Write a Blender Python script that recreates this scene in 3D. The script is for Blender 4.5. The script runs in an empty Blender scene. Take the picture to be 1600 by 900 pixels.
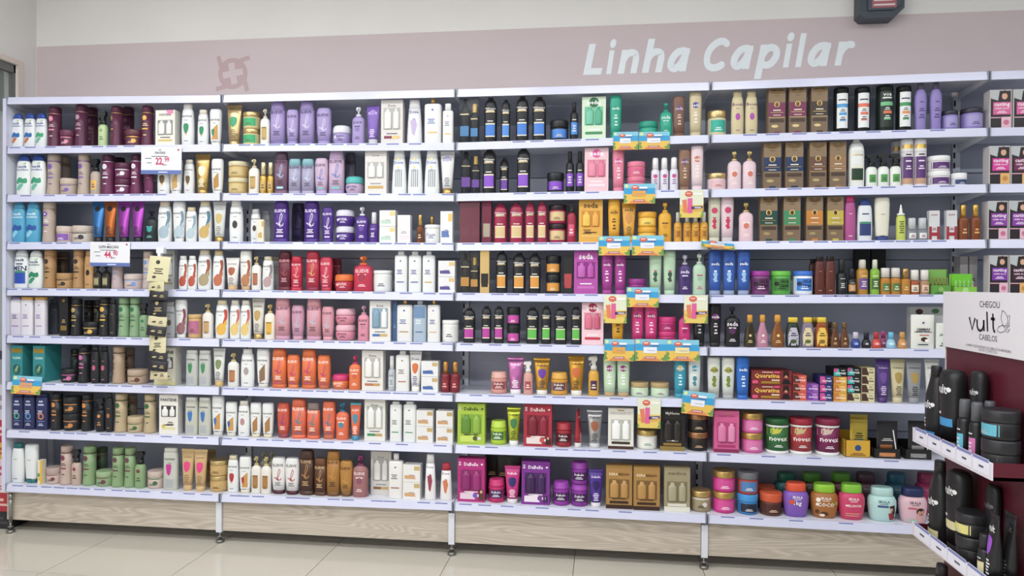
import bpy, bmesh, math, random
from mathutils import Vector, Matrix
random.seed(7)
SC = bpy.context.scene
COL = SC.collection

# ------------------------------------------------------------------ camera
CAM_F, CAM_X, CAM_Y, CAM_Z = 1130.0, 3.10926, -3.44660, 1.32855
YAW, PITCH, ROLL = 0.1243952, -0.0053451, 0.0067234
_cy, _sy, _cp, _sp = math.cos(YAW), math.sin(YAW), math.cos(PITCH), math.sin(PITCH)
FWD = Vector((-_sy*_cp, _cy*_cp, _sp))
_r0 = Vector((_cy, _sy, 0.0)); _u0 = _r0.cross(FWD)
RIGHT = _r0*math.cos(ROLL) + _u0*math.sin(ROLL)
UP = -_r0*math.sin(ROLL) + _u0*math.cos(ROLL)
CAMPOS = Vector((CAM_X, CAM_Y, CAM_Z))
cam_data = bpy.data.cameras.new('camera')
cam_data.sensor_width = 36.0
cam_data.lens = CAM_F/1600.0*36.0
cam_data.clip_start = 0.05
cam = bpy.data.objects.new('camera', cam_data)
cam.matrix_world = Matrix(((RIGHT.x, UP.x, -FWD.x, CAM_X), (RIGHT.y, UP.y, -FWD.y, CAM_Y), (RIGHT.z, UP.z, -FWD.z, CAM_Z), (0, 0, 0, 1)))
COL.objects.link(cam)
SC.camera = cam

# ------------------------------------------------------------------ world, lamps, exposure
world = bpy.data.worlds.new('world'); SC.world = world
world.use_nodes = True
bg = world.node_tree.nodes['Background']
bg.inputs[0].default_value = (0.86, 0.93, 1.0, 1)
bg.inputs[1].default_value = 0.55
SC.view_settings.view_transform = 'Standard'
SC.view_settings.look = 'None'
SC.view_settings.gamma = 1.0
SC.view_settings.use_curve_mapping = False
SC.view_settings.exposure = -0.82

def area_lamp(name, loc, sx, sy, watts, rot=(0, 0, 0), color=(1, 1, 1)):
    d = bpy.data.lights.new(name, 'AREA'); d.shape = 'RECTANGLE'; d.size = sx; d.size_y = sy
    d.energy = watts; d.color = color
    o = bpy.data.objects.new(name, d); o.location = loc; o.rotation_euler = rot
    COL.objects.link(o); return o
# rows of ceiling lamps in the shop, in front of the shelving
for lx, e1, e2 in ((0.55, 42, 58), (2.05, 36, 57), (3.55, 28, 56), (5.1, 20, 55), (6.7, 15, 53)):
    area_lamp('ceiling_lamp', (lx, -1.55, 3.12), 1.2, 0.3, e1, color=(0.96, 0.98, 1.0))
    area_lamp('ceiling_lamp', (lx, -3.6, 3.12), 1.2, 0.3, e2, color=(0.96, 0.98, 1.0))
# daylight from the shop front on the left, behind the camera
area_lamp('shopfront_daylight', (0.2, -5.2, 1.7), 2.8, 2.4, 95, rot=(math.radians(88), 0, math.radians(-14)), color=(1.0, 0.95, 0.9))

# ------------------------------------------------------------------ from a pixel to a point on a plane of the shop
def ray(px, py):
    return FWD + RIGHT*((px-800.0)/CAM_F) - UP*((py-450.0)/CAM_F)
def on_y(px, py, y):
    d = ray(px, py); return CAMPOS + d*((y-CAM_Y)/d.y)
def on_x(px, py, x):
    d = ray(px, py); return CAMPOS + d*((x-CAM_X)/d.x)
def on_z(px, py, z):
    d = ray(px, py); return CAMPOS + d*((z-CAM_Z)/d.z)

# ------------------------------------------------------------------ materials
MATS = {}
def lin(h):
    out = []
    for i in (0, 2, 4):
        c = int(h[i:i+2], 16)/255.0
        out.append(c/12.92 if c <= 0.04045 else ((c+0.055)/1.055)**2.4)
    return out
def mat(key, rough=None):
    """'RRGGBB' satin plastic, 'm..' metal foil, 'x..' clear plastic, 'g..' tinted see-through plastic, 'p..' printed card"""
    k = (key, rough)
    if k in MATS: return MATS[k]
    m = bpy.data.materials.new('plastic_'+key); m.use_nodes = True
    kind = key[0] if len(key) == 7 else ''
    c = lin(key[-6:]); y_ = .3*c[0]+.59*c[1]+.11*c[2]; c = [v*.93+y_*.07+.004 for v in c]     # printed plastics are a little greyed
    b = m.node_tree.nodes['Principled BSDF']
    b.inputs['Base Color'].default_value = (*c, 1)
    b.inputs['Roughness'].default_value = 0.38 if rough is None else rough
    b.inputs['Specular IOR Level'].default_value = 0.4
    if kind == 'm':
        b.inputs['Metallic'].default_value = 0.75; b.inputs['Roughness'].default_value = 0.32
    elif kind == 'x':
        b.inputs['Alpha'].default_value = 0.22; b.inputs['Roughness'].default_value = 0.12
    elif kind == 'g':
        b.inputs['Alpha'].default_value = 0.86; b.inputs['Roughness'].default_value = 0.15
    elif kind == 'p':
        b.inputs['Roughness'].default_value = 0.55
    MATS[k] = m
    return m
def node_mat(name, fn):
    m = bpy.data.materials.new(name); m.use_nodes = True
    nt = m.node_tree; fn(nt, nt.nodes, nt.links, nt.nodes['Principled BSDF']); return m
def _tone(c1, c2, scale, rough, detail=4, stretch=(1, 1, 1), bump=0.0, spec=0.4):
    def f(nt, N, L, B):
        tc = N.new('ShaderNodeTexCoord'); mp = N.new('ShaderNodeMapping'); mp.inputs['Scale'].default_value = stretch
        nz = N.new('ShaderNodeTexNoise'); nz.inputs['Scale'].default_value = scale; nz.inputs['Detail'].default_value = detail
        rp = N.new('ShaderNodeValToRGB'); rp.color_ramp.elements[0].position = 0.3; rp.color_ramp.elements[1].position = 0.7
        rp.color_ramp.elements[0].color = (*lin(c1), 1); rp.color_ramp.elements[1].color = (*lin(c2), 1)
        L.new(tc.outputs['Object'], mp.inputs[0]); L.new(mp.outputs[0], nz.inputs[0]); L.new(nz.outputs[0], rp.inputs[0]); L.new(rp.outputs[0], B.inputs['Base Color'])
        B.inputs['Roughness'].default_value = rough; B.inputs['Specular IOR Level'].default_value = spec
        if bump:
            bp = N.new('ShaderNodeBump'); bp.inputs['Strength'].default_value = bump; bp.inputs['Distance'].default_value = 0.002
            L.new(nz.outputs[0], bp.inputs['Height']); L.new(bp.outputs[0], B.inputs['Normal'])
    return f
M_WALL = node_mat('white_wall_paint', _tone('E3E1DE', 'E7E5E3', 3, 0.7, bump=0.05))
M_PINK = node_mat('dusty_pink_wall_paint', _tone('CABCBF', 'CDBFC2', 2.5, 0.65, bump=0.05))
M_CEIL = node_mat('white_ceiling_paint', _tone('DCDCDA', 'E2E2E0', 3, 0.8))
M_SHELF = node_mat('white_shelf_enamel', _tone('DDDFEA', 'E1E3ED', 2, 0.3))
M_LIP = node_mat('pale_price_rail', _tone('D1D3EA', 'D8DAF0', 4, 0.22, spec=0.5))
M_BACK = node_mat('grey_back_panel_enamel', _tone('ACB1C0', 'B1B6C5', 2, 0.45))
M_POST = node_mat('white_post_enamel', _tone('D8DAE2', 'DEE0E8', 2, 0.35))
M_TILE = node_mat('beige_porcelain', _tone('C9C3B6', 'CFCABD', 1.3, 0.09, detail=6, spec=0.5))
M_GROUT = node_mat('dark_grout', _tone('5F5A52', '68635A', 30, 0.8))
def _wood(nt, N, L, B):
    tc = N.new('ShaderNodeTexCoord'); mp = N.new('ShaderNodeMapping'); mp.inputs['Scale'].default_value = (0.24, 1, 2.4)
    nz = N.new('ShaderNodeTexNoise'); nz.inputs['Scale'].default_value = 3.1; nz.inputs['Detail'].default_value = 2.5; nz.inputs['Distortion'].default_value = 0.25
    mul = N.new('ShaderNodeMath'); mul.operation = 'MULTIPLY'; mul.inputs[1].default_value = 30
    fr = N.new('ShaderNodeMath'); fr.operation = 'PINGPONG'; fr.inputs[1].default_value = 0.5
    fine = N.new('ShaderNodeTexNoise'); fine.inputs['Scale'].default_value = 60; mp2 = N.new('ShaderNodeMapping'); mp2.inputs['Scale'].default_value = (0.10, 1, 3)
    mix = N.new('ShaderNodeMath'); mix.operation = 'MULTIPLY_ADD'; mix.inputs[1].default_value = 0.6
    big = N.new('ShaderNodeTexNoise'); big.inputs['Scale'].default_value = 1.6; mix2 = N.new('ShaderNodeMath'); mix2.operation = 'MULTIPLY_ADD'; mix2.inputs[1].default_value = 0.5
    rp = N.new('ShaderNodeValToRGB'); rp.color_ramp.elements[0].color = (*lin('D3C8BA'), 1); rp.color_ramp.elements[1].color = (*lin('B4A99B'), 1)
    rp.color_ramp.elements[0].position = 0.35; rp.color_ramp.elements[1].position = 1.0
    L.new(tc.outputs['Object'], mp.inputs[0]); L.new(mp.outputs[0], nz.inputs[0]); L.new(nz.outputs[0], mul.inputs[0]); L.new(mul.outputs[0], fr.inputs[0])
    L.new(tc.outputs['Object'], mp2.inputs[0]); L.new(mp2.outputs[0], fine.inputs[0]); L.new(fine.outputs[0], mix.inputs[0]); L.new(fr.outputs[0], mix.inputs[2])
    L.new(mp.outputs[0], big.inputs[0]); L.new(big.outputs[0], mix2.inputs[0]); L.new(mix.outputs[0], mix2.inputs[2])
    L.new(mix2.outputs[0], rp.inputs[0]); L.new(rp.outputs[0], B.inputs['Base Color']); B.inputs['Roughness'].default_value = 0.5
M_WOOD = node_mat('pale_ash_laminate', _wood)

# ------------------------------------------------------------------ mesh helpers: a shape is (verts, faces)
def mesh(name, shape, m, smooth=False, mats=None, fmat=None):
    me = bpy.data.meshes.new(name)
    me.from_pydata([tuple(v) for v in shape[0]], [], shape[1])
    if mats:
        for x in mats: me.materials.append(x)
        if fmat: me.polygons.foreach_set('material_index', fmat)
    else: me.materials.append(mat(m) if isinstance(m, str) else m)
    if smooth:
        me.polygons.foreach_set('use_smooth', [len(p.vertices) < 5 for p in me.polygons])
    me.update(); return me
def obj(name, me, parent=None, loc=None, rot=None):
    o = bpy.data.objects.new(name, me); COL.objects.link(o)
    if parent: o.parent = parent
    if loc: o.location = loc
    if rot: o.rotation_euler = rot
    return o
def join(*shapes):
    V, F = [], []
    for s in shapes:
        n = len(V); V += list(s[0]); F += [tuple(i+n for i in f) for f in s[1]]
    return V, F
def box(x0, x1, y0, y1, z0, z1):
    return ([(x0, y0, z0), (x1, y0, z0), (x1, y1, z0), (x0, y1, z0), (x0, y0, z1), (x1, y0, z1), (x1, y1, z1), (x0, y1, z1)],
            [(0, 3, 2, 1), (4, 5, 6, 7), (0, 1, 5, 4), (1, 2, 6, 5), (2, 3, 7, 6), (3, 0, 4, 7)])
def prism(poly, axis, a0, a1):
    """polygon (p,q) pushed along an axis: x -> (a,p,q), y -> (p,a,q), z -> (p,q,a)"""
    n = len(poly)
    mk = {'x': lambda p, q, a: (a, p, q), 'y': lambda p, q, a: (p, a, q), 'z': lambda p, q, a: (p, q, a)}[axis]
    V = [mk(p, q, a0) for p, q in poly] + [mk(p, q, a1) for p, q in poly]
    F = [tuple(range(n))[::-1], tuple(range(n, 2*n))] + [(i, (i+1) % n, n+(i+1) % n, n+i) for i in range(n)]
    return V, F
def lathe(prof, w, d, h, n=2.0, seg=20, ox=0.0, oy=0.0, oz=0.0):
    V, F = [], []
    for p in prof:
        v, rx = p[0], p[1]; ry = p[2] if len(p) > 2 else p[1]
        for k in range(seg):
            a = 2*math.pi*k/seg; c, s = math.cos(a), math.sin(a)
            e = 2.0/n
            V.append((ox+rx*w/2*math.copysign(abs(c)**e, c), oy+ry*d/2*math.copysign(abs(s)**e, s), oz+v*h))
    for i in range(len(prof)-1):
        for k in range(seg):
            a, b = i*seg+k, i*seg+(k+1) % seg
            F.append((a, b, b+seg, a+seg))
    F.append(tuple(range(seg))[::-1]); F.append(tuple(range((len(prof)-1)*seg, len(prof)*seg)))
    return V, F

# ------------------------------------------------------------------ lettering
TXT = {}
def text2d(s, shear=0.0, bold=0.0, res=2):
    k = (s, shear, bold, res)
    if k in TXT: return TXT[k]
    cu = bpy.data.curves.new('lettering', 'FONT'); cu.body = s; cu.resolution_u = res; cu.shear = shear; cu.offset = bold; cu.fill_mode = 'FRONT'
    o = bpy.data.objects.new('lettering', cu); COL.objects.link(o)
    bpy.context.view_layer.update()
    me = bpy.data.meshes.new_from_object(o.evaluated_get(bpy.context.evaluated_depsgraph_get()))
    V = [(v.co.x, v.co.y) for v in me.vertices]; F = [tuple(p.vertices) for p in me.polygons]
    bpy.data.objects.remove(o); bpy.data.curves.remove(cu); bpy.data.meshes.remove(me)
    x0 = min(v[0] for v in V); x1 = max(v[0] for v in V); y0 = min(v[1] for v in V); y1 = max(v[1] for v in V)
    cx, cyy, W = (x0+x1)/2, (y0+y1)/2, x1-x0
    TXT[k] = ([((x-cx)/W, (y-cyy)/W) for x, y in V], F)      # width 1, centred
    return TXT[k]
def flat_text(s, width, y, shear=0.0, bold=0.0, cx=0.0, cz=0.0, res=3, tall=1.0):
    V, F = text2d(s, shear, bold, res)
    return [(cx+x*width, y, cz+z*width*tall) for x, z in V], F

# ------------------------------------------------------------------ prints on a curved front
class Front:
    """front surface of a body: half-widths by height"""
    def __init__(s, w, d, h, rings, n, flat=False):
        s.w, s.d, s.h, s.n, s.flat = w, d, h, n, flat
        s.rings = rings
    def y(s, x, z):
        if s.flat: return -s.d/2
        v = z/s.h; rx = ry = 0
        for a, b in zip(s.rings, s.rings[1:]):
            if a[0]-1e-6 <= v <= b[0]+1e-6 and b[0] > a[0]:
                t = (v-a[0])/(b[0]-a[0])
                rx = max(rx, a[1]+(b[1]-a[1])*t); ry = max(ry, a[-1]+(b[-1]-a[-1])*t)
        rx = max(rx, 0.05)*s.w/2; ry = max(ry, 0.05)*s.d/2
        q = min(abs(x)/rx, 0.985)
        return -ry*(1-q**s.n)**(1/s.n)
def draw(fr, prims, off):
    V, F = [], []
    hw, h = fr.w/2, fr.h
    def spline(pts, n=4):
        out = []
        for i in range(len(pts)-1):
            p0, p1, p2, p3 = pts[max(0, i-1)], pts[i], pts[i+1], pts[min(len(pts)-1, i+2)]
            for k in range(n):
                t = k/n; q = []
                for a in (0, 1): q.append(.5*(2*p1[a]+(p2[a]-p0[a])*t+(2*p0[a]-5*p1[a]+4*p2[a]-p3[a])*t*t+(3*p1[a]-p0[a]-3*p2[a]+p3[a])*t**3))
                out.append(tuple(q))
        return out+[pts[-1]]
    def put(vs, fs):
        n = len(V)
        for x, z in vs: V.append((x, fr.y(x, z)-off, z))
        F.extend(tuple(i+n for i in f) for f in fs)
    def grid(u0, u1, v0, v1):
        nx = 1 if fr.flat else max(1, min(8, int((u1-u0)*5+1))); nz = 1 if fr.flat else max(1, int((v1-v0)*12+0.5))
        vs = [((u0+(u1-u0)*i/nx)*hw, (v0+(v1-v0)*j/nz)*h) for j in range(nz+1) for i in range(nx+1)]
        put(vs, [(j*(nx+1)+i, j*(nx+1)+i+1, (j+1)*(nx+1)+i+1, (j+1)*(nx+1)+i) for j in range(nz) for i in range(nx)])
    for p in prims:
        k = p[0]
        if k == 'r': grid(*p[1:5])
        elif k == 'd':
            u, v, ru = p[1:4]; asp = p[4] if len(p) > 4 else 1.0; N = 16
            vs = [(u*hw, v*h)]
            for q in (0.55, 1.0):
                vs += [((u+ru*q*math.cos(2*math.pi*i/N))*hw, v*h+ru*q*asp*hw*math.sin(2*math.pi*i/N)) for i in range(N)]
            put(vs, [(0, 1+i, 1+(i+1) % N) for i in range(N)] + [(1+i, 1+N+i, 1+N+(i+1) % N, 1+(i+1) % N) for i in range(N)])
        elif k == 't':
            if p[1] == '-': continue
            tv, tf = text2d(p[1], p[5] if len(p) > 5 else 0.0, 0.02, 1); W = p[4]*2*hw
            put([(p[2]*hw+x*W, p[3]*h+z*W) for x, z in tv], tf)
        elif k == 'l':
            v0, v1, n, uw = p[1:5]; u = p[5] if len(p) > 5 else 0.0; st = (v1-v0)/n
            for i in range(n):
                q = uw*(0.62+0.38*((i*7+3) % 5)/4); grid(u-q, u+q, v0+st*i, v0+st*(i+0.5))
        elif k == 'c':
            q = [(x*hw, z*h) for x, z in spline(p[1])]; wd = p[2]*hw; vs = []
            for i, (x, z) in enumerate(q):
                a, b = q[max(0, i-1)], q[min(len(q)-1, i+1)]; dx, dz = b[0]-a[0], b[1]-a[1]; l_ = math.hypot(dx, dz) or 1
                vs += [(x-dz/l_*wd/2, z+dx/l_*wd/2), (x+dz/l_*wd/2, z-dx/l_*wd/2)]
            put(vs, [(2*i, 2*i+1, 2*i+3, 2*i+2) for i in range(len(q)-1)])
        elif k in 'ps':
            pts = p[1]; q = []
            if k == 's':
                ex = spline([pts[-1]]+pts+[pts[0], pts[1]], 3); q = [(x*hw, z*h) for x, z in ex[3:-3]]
            else:
              for a, b in zip(pts, pts[1:]+pts[:1]):
                for t in (0, 1/3, 2/3): q.append(((a[0]+(b[0]-a[0])*t)*hw, (a[1]+(b[1]-a[1])*t)*h))
            cx = sum(x for x, z in q)/len(q); cz = sum(z for x, z in q)/len(q); N = len(q)
            vs = [(cx, cz)] + [((cx+x)/2, (cz+z)/2) for x, z in q] + q
            put(vs, [(0, 1+i, 1+(i+1) % N) for i in range(N)] + [(1+i, 1+N+i, 1+N+(i+1) % N, 1+(i+1) % N) for i in range(N)])
    return V, F

# ------------------------------------------------------------------ kinds of product
# every kind: name, category, depth/width, superellipse exponent, builder(c, t, o) -> (segments, prints, extras)
# c = colours (body, cap, accent, ink); segments (part name, colour, rings); prints (part name, colour, shapes)
KIND = {}
def kind(key, name, cat, dr, n=2.0):
    def deco(f): KIND[key] = (name, cat, dr, n, f); return f
    return deco
def T(s, v, wf, u=0.0): return ('t', s, u, v, wf)

@kind('hs', 'shampoo_bottle', 'bottle', 0.55, 2.4)
def _(c, t, o):
    art = [('lettering', c[3], [T('head&', .70, .60), T('shoulders', .625, .74)]),
           ('accent', c[2], [('s', [(-.75, .34), (-.3, .44), (.2, .40), (.6, .42), (.66, .31), (.2, .29), (-.2, .31), (-.6, .27)])]), ('leaf_mark', '7DBB3C', [('p', [(.05, .76), (.55, .80), (.5, .765)])])]
    if o.get('a2'): art.append(('swoosh', o['a2'], [('s', [(-.55, .22), (-.1, .29), (.25, .26), (.0, .19), (-.4, .12), (-.66, .15)])]))
    if o.get('panel'): art = [('panel', c[2], [('r', -.75, .75, .12, .42)]), ('lettering', c[3], [T(t or 'MEN', .52, .85), T('head&' if t == 'MEN' else '-', .74, .6), ('l', .62, .68, 1, .5)]), ('stripe', '3F8F6A', [('r', -.75, .75, .40, .45)])]
    return ([('bottle_body', c[0], [(0, .88), (.02, .97), (.3, 1), (.6, .97), (.78, .88), (.85, .76)]),
             ('cap', c[1], [(.84, .8), (.9, .76), (.96, .62), (1, .34)])], art, ())
@kind('salon', 'shampoo_bottle', 'bottle', 1.0)
def _(c, t, o):
    b = o.get('badge', c[2])
    return ([('bottle_body', c[0], [(0, 1), (.04, 1), (.12, .97), (.25, .9), (.5, .88), (.815, .89)]),
             ('neck_ring', o.get('ring', 'mC9A58A'), [(.815, .905), (.832, .905)]),
             ('cap', c[1], [(.832, .88), (.97, .87), (1, .8)])],
            [('badge', b, [('d', -.12, .70, .42)]), ('lettering', c[3], [('l', .50, .58, 2, .5), ('l', .26, .31, 1, .28), ('d', -.12, .70, .16)]), ('stripe', c[2], [('r', -.55, .45, .41, .445)])], ())
@kind('oval', 'shampoo_bottle', 'bottle', 0.58, 2.3)
def _(c, t, o):
    return ([('bottle_body', c[0], [(0, .86), (.02, .95), (.3, 1), (.6, .97), (.82, .86), (.88, .74)]),
             ('cap', c[1], [(.875, .7), (.99, .68), (1, .62)])], emblem(c, t, o), ())
@kind('ovalc', 'conditioner_bottle', 'bottle', 0.58, 2.3)
def _(c, t, o):
    return ([('cap', c[1], [(0, .70), (.01, .74), (.10, .76)]),
             ('bottle_body', c[0], [(.10, .80), (.14, .84), (.5, .96), (.85, 1), (.96, .97), (1, .85)])], emblem(c, t, o), ())
def emblem(c, t, o):
    m = o.get('m', 'pill'); a = [('lettering', c[3], [T(t or 'PANTENE', .70, .8), ('l', .60, .62, 1, .3), ('l', .1, .13, 1, .35)])]
    if m == 'pill': a += [('emblem', c[2], [('s', [(-.42, .48), (-.2, .525), (.2, .525), (.42, .48), (.34, .36), (0, .27), (-.34, .36)])]), ('emblem_tip', 'D9A03A', [('p', [(-.18, .30), (.18, .30), (0, .235)])])]
    elif m == 'stripe': a += [('panel', o.get('pc', 'C99546'), [('p', [(-.1, .48), (.55, .58), (.55, .16), (-.45, .16)])]), ('emblem', c[2], [('p', [(-.5, .42), (-.1, .47), (.02, .38), (-.15, .24), (-.42, .30)])])]
    elif m == 'ribbon': a += [('ribbon', c[2], [('s', [(.45, .74), (.8, .75), (.9, .60), (.78, .46), (.3, .36), (.5, .48), (.6, .62)])]), ('swash', o.get('pc', c[2]), [('s', [(-.66, .26), (-.3, .35), (.1, .40), (.6, .36), (.78, .26), (.6, .13), (.1, .09), (-.45, .12)]), ('s', [(.5, .40), (.8, .48), (.84, .36), (.6, .32)])])]
    elif m == 'mark': a += [('emblem', c[2], [('d', 0, .42, .38, 1.5)])]
    elif m == 'bars': a += [('panel', c[2], [('r', -.5+.27*i, -.34+.27*i, .17, .55) for i in range(4)])]
    elif m == 'slant': a += [('panel', c[2], [('p', [(-.4, .42), (.5, .62), (.5, .2), (-.4, .12)])])]
    elif m == 'none': pass
    return a
def loops(c, o):   # the looped flourish of the care range
    return [('flourish', c[2], [('c', [(-.5, .475), (-.1, .42), (.26, .56), (.34, .66), (.2, .69), (.04, .58), (-.06, .44), (.1, .37), (.55, .45)], .075), ('c', [(-.5, .44), (-.15, .455), (.2, .40), (.5, .40)], .06), ('d', -.02, .415, .15, .8)])]
@kind('els', 'shampoo_bottle', 'bottle', 0.6, 2.6)
def _(c, t, o):
    return ([('bottle_base', o.get('base', c[0]), [(0, .94), (.01, .98), (.09, .99)]), ('bottle_body', c[0], [(.09, .99), (.5, 1), (.80, .97)]),
             ('cap', c[1], [(.80, .965), (.93, .9), (.985, .84), (1, .76)])],
            [('lettering', c[3], [T(t or 'ELSEVE', .755, .78), ('l', .22, .33, 3, .52)])]+loops(c, o)+([('tag_band', o['band'], [('r', -.5, .5, .12, .17)])] if o.get('band') else []), ())
@kind('elsc', 'conditioner_bottle', 'bottle', 0.6, 2.4)
def _(c, t, o):
    return ([('cap', c[1], [(0, .76), (.01, .79), (.11, .81)]), ('bottle_body', c[0], [(.11, .82), (.35, .93), (.65, 1), (.88, .97), (.96, .9), (1, .76)])],
            [('lettering', c[3], [T(t or 'ELSEVE', .80, .74), ('l', .24, .35, 3, .5)])]+loops(c, o)+([('tag_band', o['band'], [('r', -.45, .45, .13, .18)])] if o.get('band') else []), ())
@kind('tres', 'shampoo_bottle', 'bottle', 0.72, 2.6)
def _(c, t, o):
    return ([('bottle_body', c[0], [(0, .96), (.015, 1), (.70, 1), (.80, .97), (.88, .87), (.93, .66), (.955, .44)]),
             ('cap', c[1], [(.95, .44), (.99, .42), (1, .38)])],
            [('label', c[2], [('r', -.74, .74, .15, .40)]), ('label_edge', 'E9DFC4', [('r', -.74, .74, .395, .425), ('r', -.74, .74, .125, .15)]),
             ('lettering', 'E8E4DA', [('l', .69, .735, 1, .7), ('l', .46, .50, 1, .5), T(t or 'TRESemmé', .745, .86)]), ('gold_line', 'mD8C08A', [('r', -.74, .74, .662, .682)])], ())
@kind('cone', 'conditioner_bottle', 'bottle', 0.62, 2.3)
def _(c, t, o):
    return ([('cap', c[1], [(0, .80), (.01, .83), (.10, .84)]), ('bottle_body', c[0], [(.10, .86), (.3, .90), (.65, .98), (.9, 1), (.985, .97), (1, .9)])],
            [('badge', c[2], [('d', 0, .70, .5)]), ('lettering', c[3], [T(t or 'seda', .70, .62), ('l', .46, .58, 2, .36), ('l', .30, .44, 2, .3, .05)])]
            + ([('motif', o['motif'], [('d', .0, .46, .34, 1.2), ('p', [(-.4, .36), (.1, .42), (.3, .30), (-.1, .28)])])] if o.get('motif') else []), ())
@kind('taper', 'shampoo_bottle', 'bottle', 0.55, 2.4)
def _(c, t, o):
    a = [('lettering', c[3], [T(t or 'Dove', .72, .6), ('l', .52, .58, 2, .3)])]
    if o.get('m') == 'bars': a += [('silver_bars', c[2], [('r', -.42+.26*i, -.28+.26*i, .16, .56) for i in range(4)]), ('gold_mark', 'mCFB06A', [('d', 0, .80, .16), ('d', 0, .61, .15)])]
    else: a += [('panel', c[2], [('p', [(-.5, .52), (.2, .56), (.42, .42), (.1, .18), (-.2, .22)])])]
    return ([('bottle_body', c[0], [(0, .95), (.015, 1), (.15, .99), (.5, .90), (.8, .76)]), ('cap', c[1], [(.8, .75), (.985, .66), (1, .6)])], a, ())
@kind('slab', 'shampoo_bottle', 'bottle', 0.5, 4.0)
def _(c, t, o):
    cv = o.get('cv', .9)
    return ([('bottle_body', c[0], [(0, .97), (.01, 1), (cv-.05, 1), (cv-.02, .97), (cv, .8)]), ('cap', c[1], [(cv, o.get('cw', .42)), (.99, o.get('cw', .42)), (1, o.get('cw', .42)*.9)])],
            [('lettering', c[3], [('d', 0, cv-.14, .14, .8), ('l', .44, .56, 3, .5, -.15)]), ('stripe', c[2], [('r', -.6, .55, .23, .255)])]
            + ([('shade', o['shade'], [('r', -.85, .85, .58, cv-.04)])] if o.get('shade') else []), ())
@kind('clearb', 'shampoo_bottle', 'bottle', 0.5, 3.0)
def _(c, t, o):
    return ([('bottle_body', c[0], [(0, .96), (.01, 1), (.3, 1), (.86, .97), (.9, .9)]), ('cap', c[1], [(.9, .9), (.985, .88), (1, .8)])],
            [('base_print', 'A9ADB1', [('r', -.6, .5, .06, .26)]), ('emblem', c[2], [('p', [(-.5, .56), (-.42, .62), (.2, .62), (.28, .56), (.14, .40), (-.1, .34), (-.36, .40)])]), ('lettering', c[3], [T('PANTENE', .74, .7), ('l', .64, .66, 1, .3)])], ())
@kind('cyl', 'shampoo_bottle', 'bottle', 1.0)
def _(c, t, o):
    return ([('bottle_body', c[0], [(0, .96), (.01, 1), (.86, 1), (.88, .97)]), ('cap', c[1], [(.88, .98), (.99, .97), (1, .9)])],
            [('label', o.get('lab', 'E9ECEC'), [('r', -.72, .72, .10, .86)]), ('label_stripe', c[2], [('r', -.72, .72, .55, .63), ('r', -.4, .4, .25, .28)]), ('label_block', o.get('b2', c[2]), [('r', -.45, .55, .38, .44)]),
             ('lettering', c[3], [('l', .70, .76, 1, .6), ('l', .28, .36, 2, .4), ('l', .46, .53, 2, .35)])]+([('name_print', 'F2F2F2', [T(t, .78, .5)])] if t else []), ())
@kind('twotone', 'shampoo_bottle', 'bottle', 1.0)
def _(c, t, o):
    return ([('bottle_body', c[0], [(0, .97), (.01, 1), (.72, 1)]), ('cap', c[1], [(.72, 1), (.8, 1), (.985, .98), (1, .92)])],
            [('gold_rim', 'mD9B45A', [('r', -.9, .9, .80, .89)]), ('label', c[2], [('r', -.93, .93, .17, .63)]), ('foot_band', 'C39A7C', [('r', -.93, .93, .05, .17)]), ('lettering', c[3], [('l', .52, .58, 1, .5), ('l', .36, .46, 2, .5)]), ('name_line', '2E2A30', [('r', -.45, .45, .66, .685)])], ())
@kind('curvy', 'shampoo_bottle', 'bottle', 0.7, 2.2)
def _(c, t, o):
    return ([('bottle_body', c[0], [(0, .8), (.02, .84), (.2, .82), (.4, .92), (.6, 1), (.72, .95), (.82, .72), (.86, .5)]), ('cap', c[1], [(.86, .5), (.98, .46), (1, .4)])],
            [('lettering', c[3], [('l', .40, .48, 2, .5), ('l', .26, .36, 2, .5), ('l', .58, .62, 1, .3)])], ())
@kind('pump', 'pump_bottle', 'bottle', 0.62, 2.4)
def _(c, t, o):
    a = [('lettering', c[3], [('l', .46, .52, 1, .5), ('l', .14, .22, 2, .45)]+([T(t, .58, .7)] if t else [])), ('label', c[2], [('r', -.55, .55, .16, .50)] if o.get('m') == 'panel' else [('d', 0, .40, .38, 1.1)])]
    if o.get('m') == 'panel': a = a[::-1]
    return ([('bottle_body', c[0], [(0, .93), (.015, 1), (.4, .98), (.62, 1), (.70, .88), (.745, .5), (.76, .38)]), ('collar', c[1], [(.755, .4), (.80, .42), (.81, .3)]),
             ('pump_head', c[1], [(.81, .16), (.90, .16), (.905, .34), (.97, .36), (1, .3)])], a,
            [('nozzle', c[1], lambda w, d, h: box(-w*.07, w*.07, -d*.55, 0, h*.915, h*.965))])
@kind('spray', 'spray_bottle', 'bottle', 0.8, 2.2)
def _(c, t, o):
    bt = o.get('bt', .58)
    def head(w, d, h):
        z = bt*h; H = h-z; r = w*.5
        return prism([(r*.35, z+H*.30), (r*.35, z+H*.55), (r*.7, z+H*.75), (r*.55, z+H), (-r*.75, z+H*.96), (-r*1.0, z+H*.86), (-r*1.0, z+H*.7), (-r*.35, z+H*.66), (-r*.7, z+H*.36), (-r*.85, z+H*.36), (-r*.45, z+H*.62), (-r*.3, z+H*.3)], 'y', -w*.2, w*.2)
    return ([('bottle_body', c[0], [(0, .95), (.015, 1), (bt*.85, .98), (bt*.95, .8), (bt, .5)]), ('collar', c[1], [(bt, .62), (bt+(1-bt)*.3, .6), (bt+(1-bt)*.33, .4)])],
            [('label', c[2], [('r', -.6, .6, bt*.22, bt*.6)] if o.get('m') == 'panel' else [('d', -.05, bt*.72, .36)]), ('lettering', c[3], [('l', bt*.3, bt*.5, 2, .45)])],
            [('trigger_head', c[1], head)])
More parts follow.
